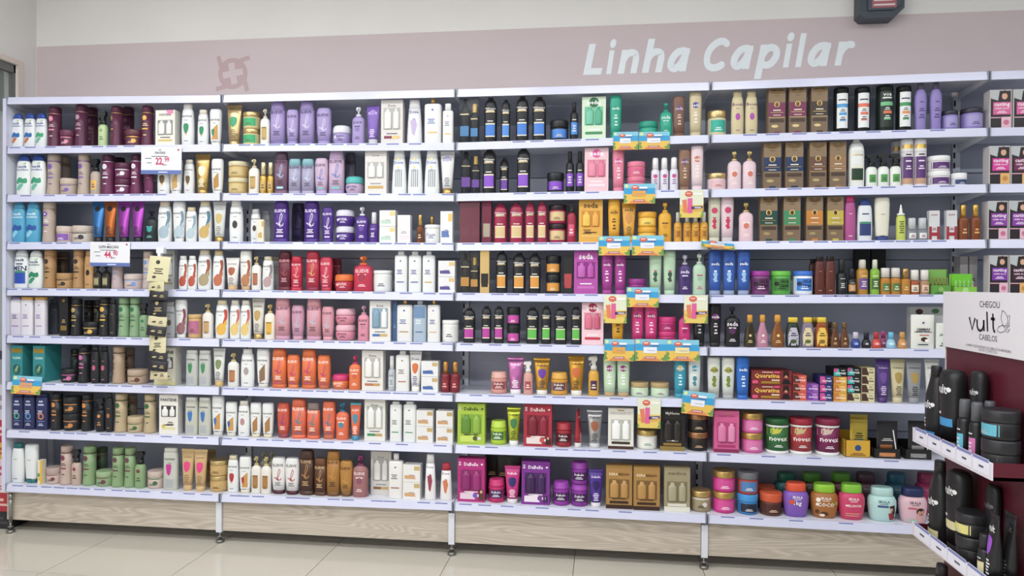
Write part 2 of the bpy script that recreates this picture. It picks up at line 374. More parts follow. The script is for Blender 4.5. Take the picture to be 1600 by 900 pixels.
@kind('mist', 'spray_bottle', 'bottle', 1.0)
def _(c, t, o):
    bt = o.get('bt', .62)
    return ([('bottle_body', c[0], [(0, .96), (.012, 1), (bt-.08, 1), (bt-.03, .86), (bt, .6)]), ('cap', c[1], [(bt, o.get('cw', .66)), (.97, o.get('cw', .66)*.95), (1, o.get('cw', .66)*.8)])],
            [('label', c[2], [('r', -.8, .8, bt*.2, bt*.62)] if o.get('m') != 'disc' else [('d', 0, bt*.66, .5)]), ('lettering', c[3], [('l', bt*.3, bt*.56, 3, .5), ('l', bt*.7, bt*.76, 1, .55)])], ())
@kind('serum', 'serum_bottle', 'bottle', 0.85, 2.4)
def _(c, t, o):
    bt = o.get('bt', .6)
    return ([('bottle_body', c[0], [(0, .95), (.015, 1), (bt-.1, 1), (bt-.04, .9), (bt, .5)]), ('cap', c[1], [(bt, o.get('cw', .58)), (.98, o.get('cw', .58)), (1, o.get('cw', .58)*.85)])],
            [('label', c[2], [('r', -.75, .75, bt*.18, bt*.66)]), ('lettering', c[3], [('l', bt*.28, bt*.55, 2, .5)])], ())
@kind('bell', 'oil_bottle', 'bottle', 0.6, 2.1)
def _(c, t, o):
    return ([('bottle_body', c[0], [(0, .92), (.02, 1), (.26, 1), (.45, .84), (.62, .55), (.72, .42), (.77, .38)]), ('cap', c[1], [(.77, .46), (.98, .44), (1, .38)])],
            [('lettering', c[3], [('l', .14, .24, 2, .45), ('d', 0, .36, .22, 1.0)])], ())
@kind('flatoil', 'oil_bottle', 'bottle', 0.55, 2.8)
def _(c, t, o):
    return ([('bottle_body', c[0], [(0, .86), (.02, .93), (.3, 1), (.55, .95), (.75, .76), (.83, .62)]), ('cap', c[1], [(.83, .66), (.98, .66), (1, .6)])],
            [('label', o.get('lab', 'C9C6CE'), [('p', [(-.7, .06), (-.75, .40), (-.4, .66), (.4, .66), (.75, .40), (.7, .06)])]), ('label_picture', c[2], [('d', .0, .2, .45, .7)]), ('lettering', c[3], [('l', .38, .52, 2, .45)])], ())
@kind('teardrop', 'polish_bottle', 'bottle', 0.6, 2.0)
def _(c, t, o):
    return ([('bottle_body', c[0], [(0, .84), (.03, .96), (.22, 1), (.42, .85), (.58, .5)]), ('cap', c[1], [(.58, .56), (.98, .54), (1, .46)])],
            [('label', c[2], [('d', 0, .28, .6, .55)]), ('lettering', c[3], [('l', .22, .34, 2, .4)])], ())
@kind('applic', 'applicator_bottle', 'bottle', 0.8)
def _(c, t, o):
    return ([('bottle_body', c[0], [(0, .96), (.012, 1), (.62, 1), (.68, .8), (.7, .5)]), ('cap', c[1], [(.7, .8), (.75, .8), (.76, .42), (.9, .24), (.99, .14), (1, .1)])],
            [('lettering', c[3], [('l', .2, .56, 6, .55)])], ())
@kind('tube', 'squeeze_tube', 'tube', 0.5)
def _(c, t, o):
    return ([('cap', c[1], [(0, .62, 1.0), (.01, .64, 1.04), (.13, .66, 1.06)]), ('tube_body', c[0], [(.13, .68, 1.08), (.3, .74, 1.04), (.55, .84, .84), (.8, .94, .45), (.94, 1, .12)]), ('crimped_end', o.get('end', c[0]), [(.94, 1.0, .12), (.945, 1.02, .09), (1, 1.02, .08)])],
            [('lettering', c[3], [T(t or 'ELSE', .80, .62), ('l', .18, .40, 5, .40)]), ('label', c[2], [('s', [(-.46, .66), (0, .70), (.46, .66), (.40, .52), (0, .44), (-.40, .52)])] if o.get('m') != 'disc' else [('d', 0, .82, .42)])], ())
@kind('jar', 'cream_jar', 'jar', 1.0)
def _(c, t, o):
    lv = o.get('lv', .64)
    return ([('jar_body', c[0], [(0, .9), (.03, .97), (.12, .99), (lv-.04, .99), (lv, .93)]), ('lid', c[1], [(lv, 1), (lv+.02, 1.02), (.95, 1.02), (1, .97)])],
            [('label', c[2], [('r', -.85, .85, lv*.2, lv*.86)] if o.get('m') != 'disc' else [('r', -.85, .85, lv*.84, lv*.92), ('d', .35, lv*.5, .24)]), ('lettering', c[3], ([T(t, lv*.55, .55)] if t else [])+[('l', lv*.3, lv*.5, 2, .42)])], ())
@kind('bowl', 'cream_jar', 'jar', 1.0)
def _(c, t, o):
    return ([('jar_body', c[0], [(0, .76), (.04, .86), (.25, .99), (.45, 1), (.60, .92)]), ('lid', c[1], [(.60, .97), (.64, .99), (.86, .97), (.97, .86), (1, .7)])],
            [('lettering', c[3], [T(t or 'ELSEVE', .42, .4), ('l', .2, .32, 2, .35)]), ('flourish', c[2], [('d', -.55, .38, .16), ('r', .1, .5, .34, .37)])], ())
@kind('pinch', 'cream_jar', 'jar', 1.0)
def _(c, t, o):
    return ([('jar_body', c[0], [(0, .88), (.03, .97), (.12, 1), (.18, .94), (.56, .94), (.62, 1), (.67, .97), (.69, .84)]), ('lid', c[1], [(.69, .88), (.72, .95), (.78, .95), (.8, .9), (.95, .88), (1, .8)])],
            [('label', c[2], [('r', -.86, .86, .20, .55)]), ('lettering', c[3], [T(t or 'DaBelle', .46, .55), ('l', .26, .38, 2, .5)])], ())
@kind('tub', 'cream_tub', 'jar', 0.72, 2.5)
def _(c, t, o):
    a = [('lettering', c[3], [T(t or 'SKALA', .61, .40), ('l', .53, .56, 1, .3)]+([T(o['t2'], .42, o.get('t2w', .6))] if o.get('t2') else []))]
    a += [('label', c[2], o.get('shape') or [('p', [(-.5, .34), (.45, .36), (.5, .1), (-.4, .1)])])]
    for nm, hx, sh in o.get('more', ()): a.append((nm, hx, sh))
    return ([('tub_body', c[0], [(0, .74), (.02, .82), (.2, .92), (.45, 1), (.62, .99), (.72, .88), (.76, .72)]), ('lid', c[1], [(.76, .74), (.78, .78), (.96, .76), (1, .7)])], a, ())
@kind('drum', 'cream_tub', 'jar', 1.0)
def _(c, t, o):
    return ([('tub_rim', 'EDEDEA', [(0, .93), (.02, .98), (.07, 1), (.09, .97)]), ('tub_body', c[0], [(.09, .97), (.76, .97)]), ('rim_band', 'EDEDEA', [(.76, .99), (.82, .99)]), ('lid', c[1], [(.82, 1.02), (.97, 1.02), (1, .97)])],
            [('leaf_print', c[2], [('p', [(-.92, .75), (.35, .75), (.05, .60), (-.92, .52)])]), ('lettering', c[3], [T(t or 'novex', .42, .76), ('l', .2, .28, 2, .4)])], ())
# boxes: (art on the flat front)
@kind('kit', 'kit_box', 'box', 0.42, 0)
def _(c, t, o):
    v0, v1 = o.get('win', (.34, .76)); wc = c[1]; b1 = o.get('b1', 'E6E6E2'); b2 = o.get('b2', b1)
    a = [('window', wc, [('r', -.78, .78, v0, v1)]), ('lettering', c[3], [T(t, .87, o.get('tw', .6)), ('l', .22, .27, 1, .55)]), ('band', c[2], [('r', -.72, .72, .12, .18)])]
    for nm, hx, sh in o.get('more', ()): a.append((nm, hx, sh))
    def bot(u, ww):
        return lambda w, d, h: lathe([(v0+.02, .9), (v0+.04, 1), (v1-.12, 1), (v1-.09, .8), (v1-.08, .5), (v1-.02, .48)], w*ww, w*ww*.35, h, 2.2, 10, u*w/2, -d/2-w*.02)
    return ('box', a, [('bottle_in_window', b1, bot(-.36, .34)), ('bottle_in_window', b2, bot(.4, .28))])
@kind('carton', 'carton', 'box', 0.6, 0)
def _(c, t, o):
    m = o.get('m', 'band')
    a = [('lettering', c[3], ([T(t, o.get('tv', .8), o.get('tw', .6))] if t else [])+[('l', .34, .44, 2, .5)])]
    if m == 'band': a += [('label', c[2], [('r', -.7, .7, .14, .26)])]
    if m == 'corner': a += [('gold_corner', c[1], [('r', .3, .95, .68, .92)]), ('label', c[2], [('p', [(-.8, .18), (-.8, .38), (.3, .38), (.5, .18)])])]
    if m == 'dye': a = [('colour_panel', c[2], [('r', -1, 1, .36, .68)]), ('seal', c[3], [('d', 0, .64, .34), ]), ('seal_mark', 'm6B4E2A', [('p', [(-.2, .66), (0, .69), (.2, .66), (.2, .61), (0, .58), (-.2, .61)])]), ('title_print', 'm6E5636', [('s', [(-.7, .94), (-.3, .96), (0, .93), (.3, .96), (.7, .94), (.5, .885), (0, .865), (-.5, .885)]), ('l', .82, .845, 1, .3)]), ('lower_panel', '7C6650', [('r', -1, 1, .0, .35)]),
                        ('shade_bar', '4A382C', [('r', -.85, .85, .25, .33)]), ('shade_oval', 'mC9B27A', [('d', -.25, .17, .42, .42)]), ('shade_chip', c[2], [('r', -.35, .4, .0, .055)]), ('gold_rule', 'mC9AE72', [('r', -1, 1, .355, .365), ('r', -.8, .8, .46, .47)]), ('fine_print', 'E8DCC6', [('l', .50, .55, 1, .5), ('l', .40, .43, 1, .5)])]
    if m == 'model': a = [('photo_dark', '2B2428', [('r', -.92, .92, .02, .97)]), ('highlight', 'B9BEC0', [('p', [(-.95, .97), (-.1, .97), (-.25, .72), (-.9, .78)])]), ('face_print', 'D9A98C', [('d', .35, .83, .26, 1.25)]), ('hair_print', '3A2620', [('p', [(.05, .93), (.35, .99), (.66, .93), (.5, .90), (.2, .90)])]),
                          ('title_panel', c[2], [('r', -.7, .92, .36, .68)]), ('lettering', 'F6E9F1', [T('casting', .61, .72, .1), T('CRÈME GLOSS', .525, .66, .1), ('l', .40, .47, 2, .5, .1)]), ('corner_print', o.get('cp', 'E4B8C8'), [('r', .05, .92, .02, .30)]), ('flower_print', o.get('fp', 'C9708F'), [('d', .5, .16, .26)]), ('pink_rule', 'E6A9BE', [('r', -.92, .0, .27, .295)])]
    if m == 'novex': a = [('corner_print', c[1], [('p', [(-1, .98), (-1, .1), (.1, .1), (-.3, .98)])]), ('spark_print', o.get('sp', c[1]), [('p', [(-1, .98), (-.35, .98), (-.6, .55), (-1, .6)])]), ('lettering', c[3], [T('novex', .42, .74, .12), ('l', .72, .84, 1, .3, .4)])]
    if m == 'quer': a = [('lettering', 'F2C64A', [T('Queratina', .62, .62, -.22)]), ('sub_title', 'F4E3C0', [('l', .86, .95, 1, .3, -.2), ('r', .0, .40, .30, .38)]), ('pink_tag', 'E7507A', [('r', -.95, -.68, .1, .3), ('r', .12, .4, .84, .95)]), ('gold_bar', 'mD8A83A', [('r', -.52, .4, .1, .26)]),
                         ('face_print', 'C98C6E', [('d', .72, .66, .12, .95)]), ('hair_print', '2A1614', [('p', [(.58, .98), (.84, .98), (.86, .5), (.8, .7), (.64, .7), (.56, .5)])]), ('dress_print', '1E1719', [('p', [(.5, .08), (.96, .08), (.82, .42), (.6, .42)])])]
    for nm, hx, sh in o.get('more', ()): a.append((nm, hx, sh))
    return ('box', a, ())
# sachets in pouch form, and counter display boxes
def pillow(w, d, h, z0=0.0, x0=0.0, y0=0.0, nx=8, nz=8):
    V, F = [], []
    for s in (-1, 1):
        for j in range(nz+1):
            for i in range(nx+1):
                u, v = 2*i/nx-1, 2*j/nz-1
                b = (max(0, 1-abs(u)**4)*max(0, 1-min(1, abs(v)/.86)**4))**.6
                V.append((x0+u*w/2, y0+s*(d/2*b+.0004), z0+h*(v+1)/2))
    N = (nx+1)*(nz+1)
    for j in range(nz):
        for i in range(nx):
            a = j*(nx+1)+i; q = (a, a+1, a+nx+2, a+nx+1); F += [q, tuple(N+k for k in q[::-1])]
    return V, F
@kind('pouch', 'sachet', 'sachet', 0.14, 0)
def _(c, t, o):
    a = [('lettering', c[3], ([T(t, .62, .7)] if t else [])+[('l', .5, .6, 2, .6), ('l', .1, .16, 1, .5)]), ('picture', c[2], o.get('shape') or [('d', 0, .32, .3)])]
    for nm, hx, sh in o.get('more', ()): a.append((nm, hx, sh))
    return ('pillow', a, ())
@kind('display', 'sachet_display_box', 'box', 0.9, 0)
def _(c, t, o):
    lv = o.get('lv', .34); bk = 1.0 if o.get('amp') else min(1, lv+.12)
    def tray(w, d, h):
        return join(box(-w/2, w/2, -d/2, -d/2+.002, 0, h*lv), box(-w/2, -w/2+.002, -d/2, d/2, 0, h*lv), box(w/2-.002, w/2, -d/2, d/2, 0, h*lv), box(-w/2, w/2, d/2-.002, d/2, 0, h*bk), box(-w/2, w/2, -d/2, d/2, 0, .002))
    a = [('label', c[2], o.get('shape') or [('d', 0, lv*.55, .26)]), ('lettering', c[3], [('l', .04, lv*.28, 2, .7)])]
    ex = [('tray', c[0], tray)]
    if o.get('amp'):
        def vial(u): return lambda w, d, h: lathe([(0, 1), (.55, 1), (.62, .5), (.74, .5), (.76, .8), (.9, .7)], w*.11, w*.11, h*.72, seg=10, ox=u*w, oy=-d*.22, oz=.0022)
        ex += [('ampoule', o['amp'], vial(-.36+.18*i)) for i in range(5)]
        ex.append(('header_card', o.get('card', c[0]), lambda w, d, h: box(-w*.42, w*.42, d/2-.006, d/2-.003, h*.4, h*1.0)))
    return ('tray', a, ex)
@kind('twin', 'twin_pack', 'pack', 0.5, 0)
def _(c, t, o):
    tall = [(.02, .96), (.03, 1), (.62, 1), (.74, .92), (.81, .6), (.83, .42), (.97, .42)]
    def bt(u, ww, hh, pr): return lambda w, d, h: lathe(pr, w*ww, w*ww*.6, h*hh, 2.4, 16, u*w, 0)
    def lb(u, ww, v0, v1, k): return lambda w, d, h: box(u*w-w*ww/2, u*w+w*ww/2, -w*.62/2*k-.0035, -w*.62/2*k-.003, h*v0, h*v1)
    ex = [('shampoo', c[0], bt(-.23, .50, 1.0, tall)), ('conditioner', c[0], bt(.27, .42, .87, [(.02, .96), (.03, 1), (.66, 1), (.75, .8), (.78, .5)])), ('cap', c[1], bt(.27, .42, .87, [(.78, .56), (.99, .54), (1, .48)])),
          ('label', c[2], lb(-.23, .44, .16, .38, .47)), ('label', c[2], lb(.27, .36, .15, .33, .40)), ('gold_line', 'mE3D2A2', lb(-.23, .44, .62, .645, .47)), ('gold_line', 'mE3D2A2', lb(.27, .36, .52, .54, .40))]
    ex.append(('clear_sleeve', o.get('sleeve', 'xC9CDD6'), lambda w, d, h: box(-w/2, w/2, -d/2, d/2, 0, h)))
    return ('none', [], ex)

def build_parts(style, w, d, h, c, t, o):
    """-> list of (part name, mesh)"""
    name, cat, dr, n, fn = KIND[style]
    c = list(c)+[c[-1]]*4 if len(c) < 4 else list(c)
    segs, art, extra = fn(c, t, o)
    parts = []
    if segs == 'box':
        parts.append(('box_body', mesh('box_body', box(-w/2, w/2, -d/2, d/2, 0, h), 'p'+c[0] if len(c[0]) == 6 else c[0]))); fr = Front(w, d, h, (), 2, True)
    elif segs == 'pillow':
        parts.append(('pouch', mesh('pouch', pillow(w, d, h), c[0], True))); fr = Front(w, d+.001, h, (), 2, True)
    elif segs in ('tray', 'none'):
        fr = Front(w, d, h, (), 2, True)
    else:
        rings = [r for s in segs for r in s[2]]
        fr = Front(w, d, h, rings, n)
        if isinstance(o.get('more'), list) and style != 'tub': art = list(art)+[tuple(m_) for m_ in o['more']]
        for nm, col, pr in segs: parts.append((nm, mesh(nm, lathe(pr, w, d, h, n), col, True)))
    for i, (nm, col, prims) in enumerate(art):
        s = draw(fr, prims, .0004+.00025*i)
        if s[0]: parts.append((nm, mesh(nm, s, col)))
    for nm, col, f in extra: parts.append((nm, mesh(nm, f(w, d, h), col, nm in ('shampoo', 'conditioner', 'bottle_in_window'))))
    return parts

# ------------------------------------------------------------------ putting products on the shelves
BAYW = 1.2
DZ = -0.022
# height of the shelf edge at each bay joint (rows from the canopy down)
ROWZ = [[2.3134, 2.2937, 2.2909, 2.2917, 2.3062, 2.3100], [2.0547, 2.0469, 2.0338, 2.0485, 2.0569, 2.058], [1.8018, 1.8001, 1.7875, 1.7962, 1.8075, 1.808],
        [1.5527, 1.5557, 1.5487, 1.5542, 1.5622, 1.563], [1.3113, 1.3127, 1.3067, 1.3060, 1.3190, 1.320], [1.0630, 1.0628, 1.0629, 1.0635, 1.0740, 1.075],
        [0.8173, 0.8191, 0.8174, 0.8210, 0.8236, 0.824], [0.5649, 0.5662, 0.5685, 0.5724, 0.5690, 0.569], [0.2805, 0.2790, 0.2890, 0.2849, 0.2755, 0.275]]
LIP = 0.038
DECK = 0.018
DEPTH = 0.30
def edge_z(row, x):
    b = min(4, max(0, int(x/BAYW))); t = x/BAYW-b
    return ROWZ[row][b]*(1-t)+ROWZ[row][b+1]*t+DZ
SHELF = ['canopy', 'top', 'second', 'third', 'fourth', 'fifth', 'sixth', 'seventh', 'bottom']
BAY = ['first', 'second', 'third', 'fourth', 'fifth']
ITEMS = []
BATCH = []
def instance(parts, name, loc, rz, n0):
    """an Empty at the base of the thing with its parts under it"""
    r = bpy.data.objects.new(name, None); r.empty_display_size = 0.02
    r.location = loc; r.rotation_euler = (0, 0, rz); COL.objects.link(r)
    for nm, me in parts:
        o = bpy.data.objects.new(nm, me); o.parent = r; COL.objects.link(o)
    return r
UNIT = [0.0]
def P(row, style, look, xs, w, top, c, t='', back=0.018, stack=1, name=None, cat=None, ref=None, dr=None, turn=None, lift=0, inside=False, fw=0, **o):
    """products of one look: xs = where they stand across the photograph, w and top = their width and top there"""
    nm, ct, kdr, n, fn = KIND[style]
    dr = dr or kdr
    c = c.split()
    xr = xs[0] if ref is None else ref
    a = on_y(xr, 400, 0.0).x; base = edge_z(row, a); pz = (CAM_Z-base)
    flat = n == 0 and style != 'twin'
    Y = back+0.03
    for _ in range(2):
        py = 450-CAM_F*UP.dot(Vector((a, Y, base+.08))-CAMPOS)/FWD.dot(Vector((a, Y, base+.08))-CAMPOS)
        W = on_y(xr+w/2, py, Y).x-on_y(xr-w/2, py, Y).x
        D = W*dr; Y = back if flat else back+D/2
    W *= .97; D *= .97
    up = lift*(UNIT[0]+.0004)
    H = on_y(xr, top, Y if base > CAM_Z or flat else Y+D*.2).z-base-up
    clear = edge_z(row-1, a)-DECK-.004-base-up
    H = min(H, clear)
    # a box stands at an angle to the eye, so its width in the photograph is its front and one flank
    flank = 0.0
    if style in ('kit', 'carton') and o.get('m') not in ('novex', 'quer', 'model') and not fw:
        tn = (CAM_X-a)/(back-CAM_Y); Wf = W/(1+dr*abs(tn)); flank = math.copysign((W-Wf)/2, tn); W = Wf; D = W*dr
    parts = build_parts(style, W, D, H/stack, c, t, o); UNIT[0] = H/stack
    for x in xs:
        p = on_y(x, py, Y)
        X = p.x-flank; yc = back+D/2
        bay = int(X/BAYW)
        yb = yc+random.uniform(0, .006)
        for k in range(stack):
            z = edge_z(row, X)+(.0028 if inside else .0006)+up+k*(H/stack+(.0012 if style == 'carton' else .0004))
            rz = math.radians(random.uniform(-5, 5)) if turn is None else math.radians(turn)
            if flat and turn is None: rz *= .25
            if stack > 1: rz *= .4
            r = instance(parts, name or nm, (X, yb, z), rz, 0)
            ITEMS.append(dict(o=r, look=look, row=row, bay=bay, x=X, k=k, stack=stack, z=z, inside=inside, cat=cat or ct, y=yb, w=W, d=D, h=H/stack, q=1.02 if n == 0 else .98))

def settle():
    """nudge neighbours apart so that no two products share space"""
    cols = {}
    for it in [q for q in ITEMS if not q['inside']]:
        e = it['o'].rotation_euler.z
        it['hw'] = (it['w']*abs(math.cos(e))+it['d']*abs(math.sin(e)))/2*it['q']; it['hd'] = (it['d']*abs(math.cos(e))+it['w']*abs(math.sin(e)))/2*it['q']
        cols.setdefault((it['row'], round(it['x'], 5)), []).append(it)
    rows = {}
    for (r, x), L_ in cols.items():
        rows.setdefault(r, []).append(dict(x=x, y=L_[0]['y'], hw=max(i['hw'] for i in L_), hd=max(i['hd'] for i in L_), hz=max(i['z']+i['h'] for i in L_), its=L_))
    for r, C_ in rows.items():
        C_.sort(key=lambda c: c['x'])
        for _ in range(40):
            hit = False
            for i, a in enumerate(C_):
                for b in C_[i+1:i+9]:
                    px = a['hw']+b['hw']+.0008-abs(b['x']-a['x']); py = a['hd']+b['hd']+.0008-abs(b['y']-a['y'])
                    if px <= 0 or py <= 0: continue
                    hit = True
                    back = (a if a['y'] > b['y'] else b) if abs(a['y']-b['y']) > .03 else (a if a['hz'] > b['hz'] else b)
                    if (px < py or back['y']+py+back['hd'] > DEPTH-.022) and px < .03:
                        s = 1 if b['x'] >= a['x'] else -1
                        a['x'] -= s*px*.5; b['x'] += s*px*.5
                    else: back['y'] += py
            if not hit: break
        for c in C_:
            for it in c['its']: it['o'].location.x = c['x']; it['o'].location.y = c['y']

def tag(o, label=None, cat=None, group=None, kind=None):
    if label: o['label'] = label
    if cat: o['category'] = cat
    if group: o['group'] = group
    if kind: o['kind'] = kind
    return o
def thing(name, label, cat, loc=(0, 0, 0), rz=0, group=None):
    o = bpy.data.objects.new(name, None); o.empty_display_size = .05; COL.objects.link(o)
    o.location = loc; o.rotation_euler = (0, 0, rz); return tag(o, label, cat, group)

# ------------------------------------------------------------------ the setting
WALL_Y, WALL_X, CEIL_Z = 0.34, -0.125, 3.2
wall_back = tag(obj('wall_back', mesh('wall_back', box(WALL_X-.14, 9.0, WALL_Y, WALL_Y+.12, 0, CEIL_Z), M_WALL)), kind='structure')
zb = on_y(800, 45.5, WALL_Y).z
obj('painted_band', mesh('painted_band', box(WALL_X+.004, 9.0, WALL_Y-.0015, WALL_Y+.0005, 1.9, zb), M_PINK), wall_back)
# lettering on the band: one piece per letter
M_LET = mat('E6EEF2', .5); M_EMB = mat('BCA2A5', .6)
def emblem_piece(pts, wid, nm):
    V, F = [], []
    for i, (x, z) in enumerate(pts):
        x0, z0 = pts[max(0, i-1)]; x1, z1 = pts[min(len(pts)-1, i+1)]
        dx, dz = x1-x0, z1-z0; L = math.hypot(dx, dz) or 1
        nx, nz = -dz/L*wid/2, dx/L*wid/2
        V += [(x+nx, 0, z+nz), (x-nx, 0, z-nz)]
    for i in range(len(pts)-1): F.append((2*i, 2*i+1, 2*i+3, 2*i+2))
    return V, F
def smooth_line(pts, n=6):
    out = []
    for i in range(len(pts)-1):
        p0, p1, p2, p3 = pts[max(0, i-1)], pts[i], pts[i+1], pts[min(len(pts)-1, i+2)]
        for k in range(n):
            t = k/n
            out.append(tuple(.5*(2*p1[a]+(p2[a]-p0[a])*t+(2*p0[a]-5*p1[a]+4*p2[a]-p3[a])*t*t+(3*p1[a]-p0[a]-3*p2[a]+p3[a])*t**3) for a in (0, 1)))
    return out+[pts[-1]]
ARCH = [(.0, .56), (.12, .78), (.32, .87), (.53, .80), (.60, .58), (.60, .40)]
BOWL_A = [(.70, .83), (.52, .87), (.28, .79), (.11, .52), (.12, .24), (.28, .13), (.48, .24), (.60, .46), (.66, .70)]
GLYPH = {'L': [[(.0, 1.30), (.0, 0)], [(-.14, .13), (.66, .13)]], 'i': [[(0, 1), (0, 0)], [(.01, 1.28)]], 'n': [[(0, 1), (0, 0)], ARCH, [(.60, .55), (.60, 0)]], 'h': [[(0, 1.42), (0, 0)], ARCH, [(.60, .55), (.60, 0)]],
         'a': [BOWL_A, [(.68, .97), (.68, 0)]], 'C': [[(.96, 1.10), (.78, 1.20), (.50, 1.16), (.22, .92), (.12, .58), (.22, .24), (.46, .11), (.72, .13), (.90, .22)]],
         'p': [[(0, 1), (0, -.44)], [(.0, .52), (.14, .78), (.36, .87), (.58, .74), (.62, .48), (.48, .22), (.26, .13), (.02, .22)]], 'l': [[(0, 1.42), (0, 0)]], 'r': [[(0, 1), (0, 0)], [(.0, .48), (.12, .72), (.30, .86), (.48, .86)]]}
PEN = .305
def brush(pts, y):
    sl = lambda x, z: (x+.21*z, y, z)                      # the slant of the italic
    if len(pts) == 1:
        return [sl(pts[0][0]+.19*math.cos(k*math.pi/10), pts[0][1]+.19*math.sin(k*math.pi/10)) for k in range(20)], [tuple(range(20))]
    if len(pts) == 2:
        (xa_, za_), (xb_, zb_) = pts
        if xa_ == xb_: q = [(xa_-PEN/2, zb_), (xa_+PEN/2, zb_), (xa_+PEN/2, za_), (xa_-PEN/2, za_)]
        else: q = [(xa_, 0), (xb_, 0), (xb_, PEN*.92), (xa_, PEN*.92)]
        return [sl(*p) for p in q], [(0, 1, 2, 3)]
    q = [(x+.21*z, z) for x, z in smooth_line(pts)]
    V, F = emblem_piece(q, PEN, '')
    V = [(x, y, z) for x, _, z in V]
    for d, (cx, cz) in enumerate((q[0], q[-1])):
        b = len(V); V += [(cx+PEN/2*math.cos(k*math.pi/8), y-.015-.01*d, cz+PEN/2*math.sin(k*math.pi/8)) for k in range(16)]; F.append(tuple(range(b, b+16)))
    return V, F
for g, xa, xb in (('L', 90, 178), ('i', 195, 241), ('n', 247, 345), ('h', 357, 460), ('a', 473, 577), ('C', 638, 757), ('a', 760, 865), ('p', 866, 985), ('i', 997, 1050), ('l', 1053, 1106), ('a', 1110, 1218), ('r', 1232, 1326)):
    sh = join(*[brush(p, -.05*k) for k, p in enumerate(GLYPH[g])])
    yb = 342-(xa-90)*43/1142
    A, B = on_y(880+xa/2.909, yb/2.909, WALL_Y), on_y(880+xb/2.909, yb/2.909, WALL_Y); hx = on_y(880+xa/2.909, (yb-108)/2.909, WALL_Y).z-A.z
    x0, x1 = min(v[0] for v in sh[0]), max(v[0] for v in sh[0])
    obj('letter', mesh('letter', ([(A.x+(v[0]-x0)/(x1-x0)*(B.x-A.x), WALL_Y-.0022+v[1]*.009, A.z+v[2]*hx) for v in sh[0]], sh[1]), M_LET), wall_back)
# the knotted cross emblem painted on the band
ec = on_y(364, 115, WALL_Y); es = .11
def plus_ring(R, L, w, tilt, n=96):
    V, F = [], []
    for i in range(n):
        a = 2*math.pi*i/n; c, s_ = abs(math.cos(a)), abs(math.sin(a))
        ri = max(min(L/max(c, 1e-6), w/max(s_, 1e-6)), min(w/max(c, 1e-6), L/max(s_, 1e-6)))
        ro = R
        for r_ in (ri, max(ro, ri+.02)): V.append((r_*math.cos(a+tilt), 0, r_*math.sin(a+tilt)))
    for i in range(n): j_ = (i+1) % n; F.append((2*i, 2*i+1, 2*j_+1, 2*j_))
    return V, F
ring = plus_ring(es*.78, es*.54, es*.165, math.radians(10))
arms = []
for k in range(4):
    an = math.radians(106-90*k); dx, dz = math.cos(an), math.sin(an)
    tx, tz = -math.cos(an-math.pi/2), -math.sin(an-math.pi/2)
    s0 = (dx*es*.35+tx*es*.50, dz*es*.35+tz*es*.50)
    arms.append(emblem_piece([s0, (s0[0]+dx*es*.72, s0[1]+dz*es*.72)], es*.22, 'arm'))
def on_wall(sh, off): return [(x+ec.x, WALL_Y-off, z+ec.z) for x, y, z in sh[0]], sh[1]
obj('painted_emblem', mesh('painted_emblem', on_wall(ring, .0022), M_EMB), wall_back)
for a_ in arms: obj('emblem_arm', mesh('emblem_arm', on_wall(a_, .0026), M_EMB), wall_back)

# left wall with its window, floor of porcelain tiles, ceiling
wt = on_x(27, 102, WALL_X); wy1 = wt.y; wz1 = wt.z; wy0, wz0 = wy1-1.3, 0.9
T_ = .14
wl = join(box(WALL_X-T_, WALL_X, wy1, WALL_Y, 0, CEIL_Z), box(WALL_X-T_, WALL_X, -5.6, wy0, 0, CEIL_Z), box(WALL_X-T_, WALL_X, wy0, wy1, wz1, CEIL_Z), box(WALL_X-T_, WALL_X, wy0, wy1, 0, wz0))
tag(obj('wall_left', mesh('wall_left', wl, M_WALL)), kind='structure')
win = bpy.data.objects.new('window_1', None); COL.objects.link(win); tag(win, kind='structure')
xg = WALL_X-.022
M_FR = mat('6E6E6C', .4); M_BLIND = mat('8C8C8A', .6)
obj('window_frame', mesh('window_frame', join(box(xg-.02, xg+.012, wy0, wy1, wz1-.045, wz1), box(xg-.02, xg+.012, wy0, wy1, wz0, wz0+.045), box(xg-.02, xg+.012, wy1-.012, wy1, wz0, wz1), box(xg-.02, xg+.012, wy0, wy0+.03, wz0, wz1)), M_FR), win)
ja, jb = on_x(35, 96, WALL_X).y, wz1+.028
obj('architrave', mesh('architrave', join(box(WALL_X, WALL_X+.008, wy1, ja, wz0-.02, jb), box(WALL_X, WALL_X+.008, wy0-.03, wy1, wz1, jb), box(WALL_X, WALL_X+.008, wy0-.03, wy0, wz0-.02, wz1)), mat('DCCFC4', .5)), win)
for k in range(11):
    y = wy1-.015-.115*k
    obj('blind_slat', mesh('blind_slat', box(xg-.05, xg-.046, y-.098, y, wz1-.26, wz1-.03), M_BLIND), win)
obj('window_pane', mesh('window_pane', box(xg-.006, xg-.002, wy0+.02, wy1-.01, wz0+.04, wz1-.04), mat('xA8B4B0')), win)
floor = tag(obj('floor', mesh('floor', box(WALL_X-.1, 9.0, -5.6, WALL_Y, -.06, -.004), M_GROUT)), kind='structure')
TS = .6
gx = on_z(344, 848, 0).x; gy = on_z(80, 895.5, 0).y
tile_me = mesh('tile', box(-TS/2+.0016, TS/2-.0016, -TS/2+.0016, TS/2-.0016, -.012, 0), M_TILE)
i0 = int((WALL_X-gx)/TS)-1
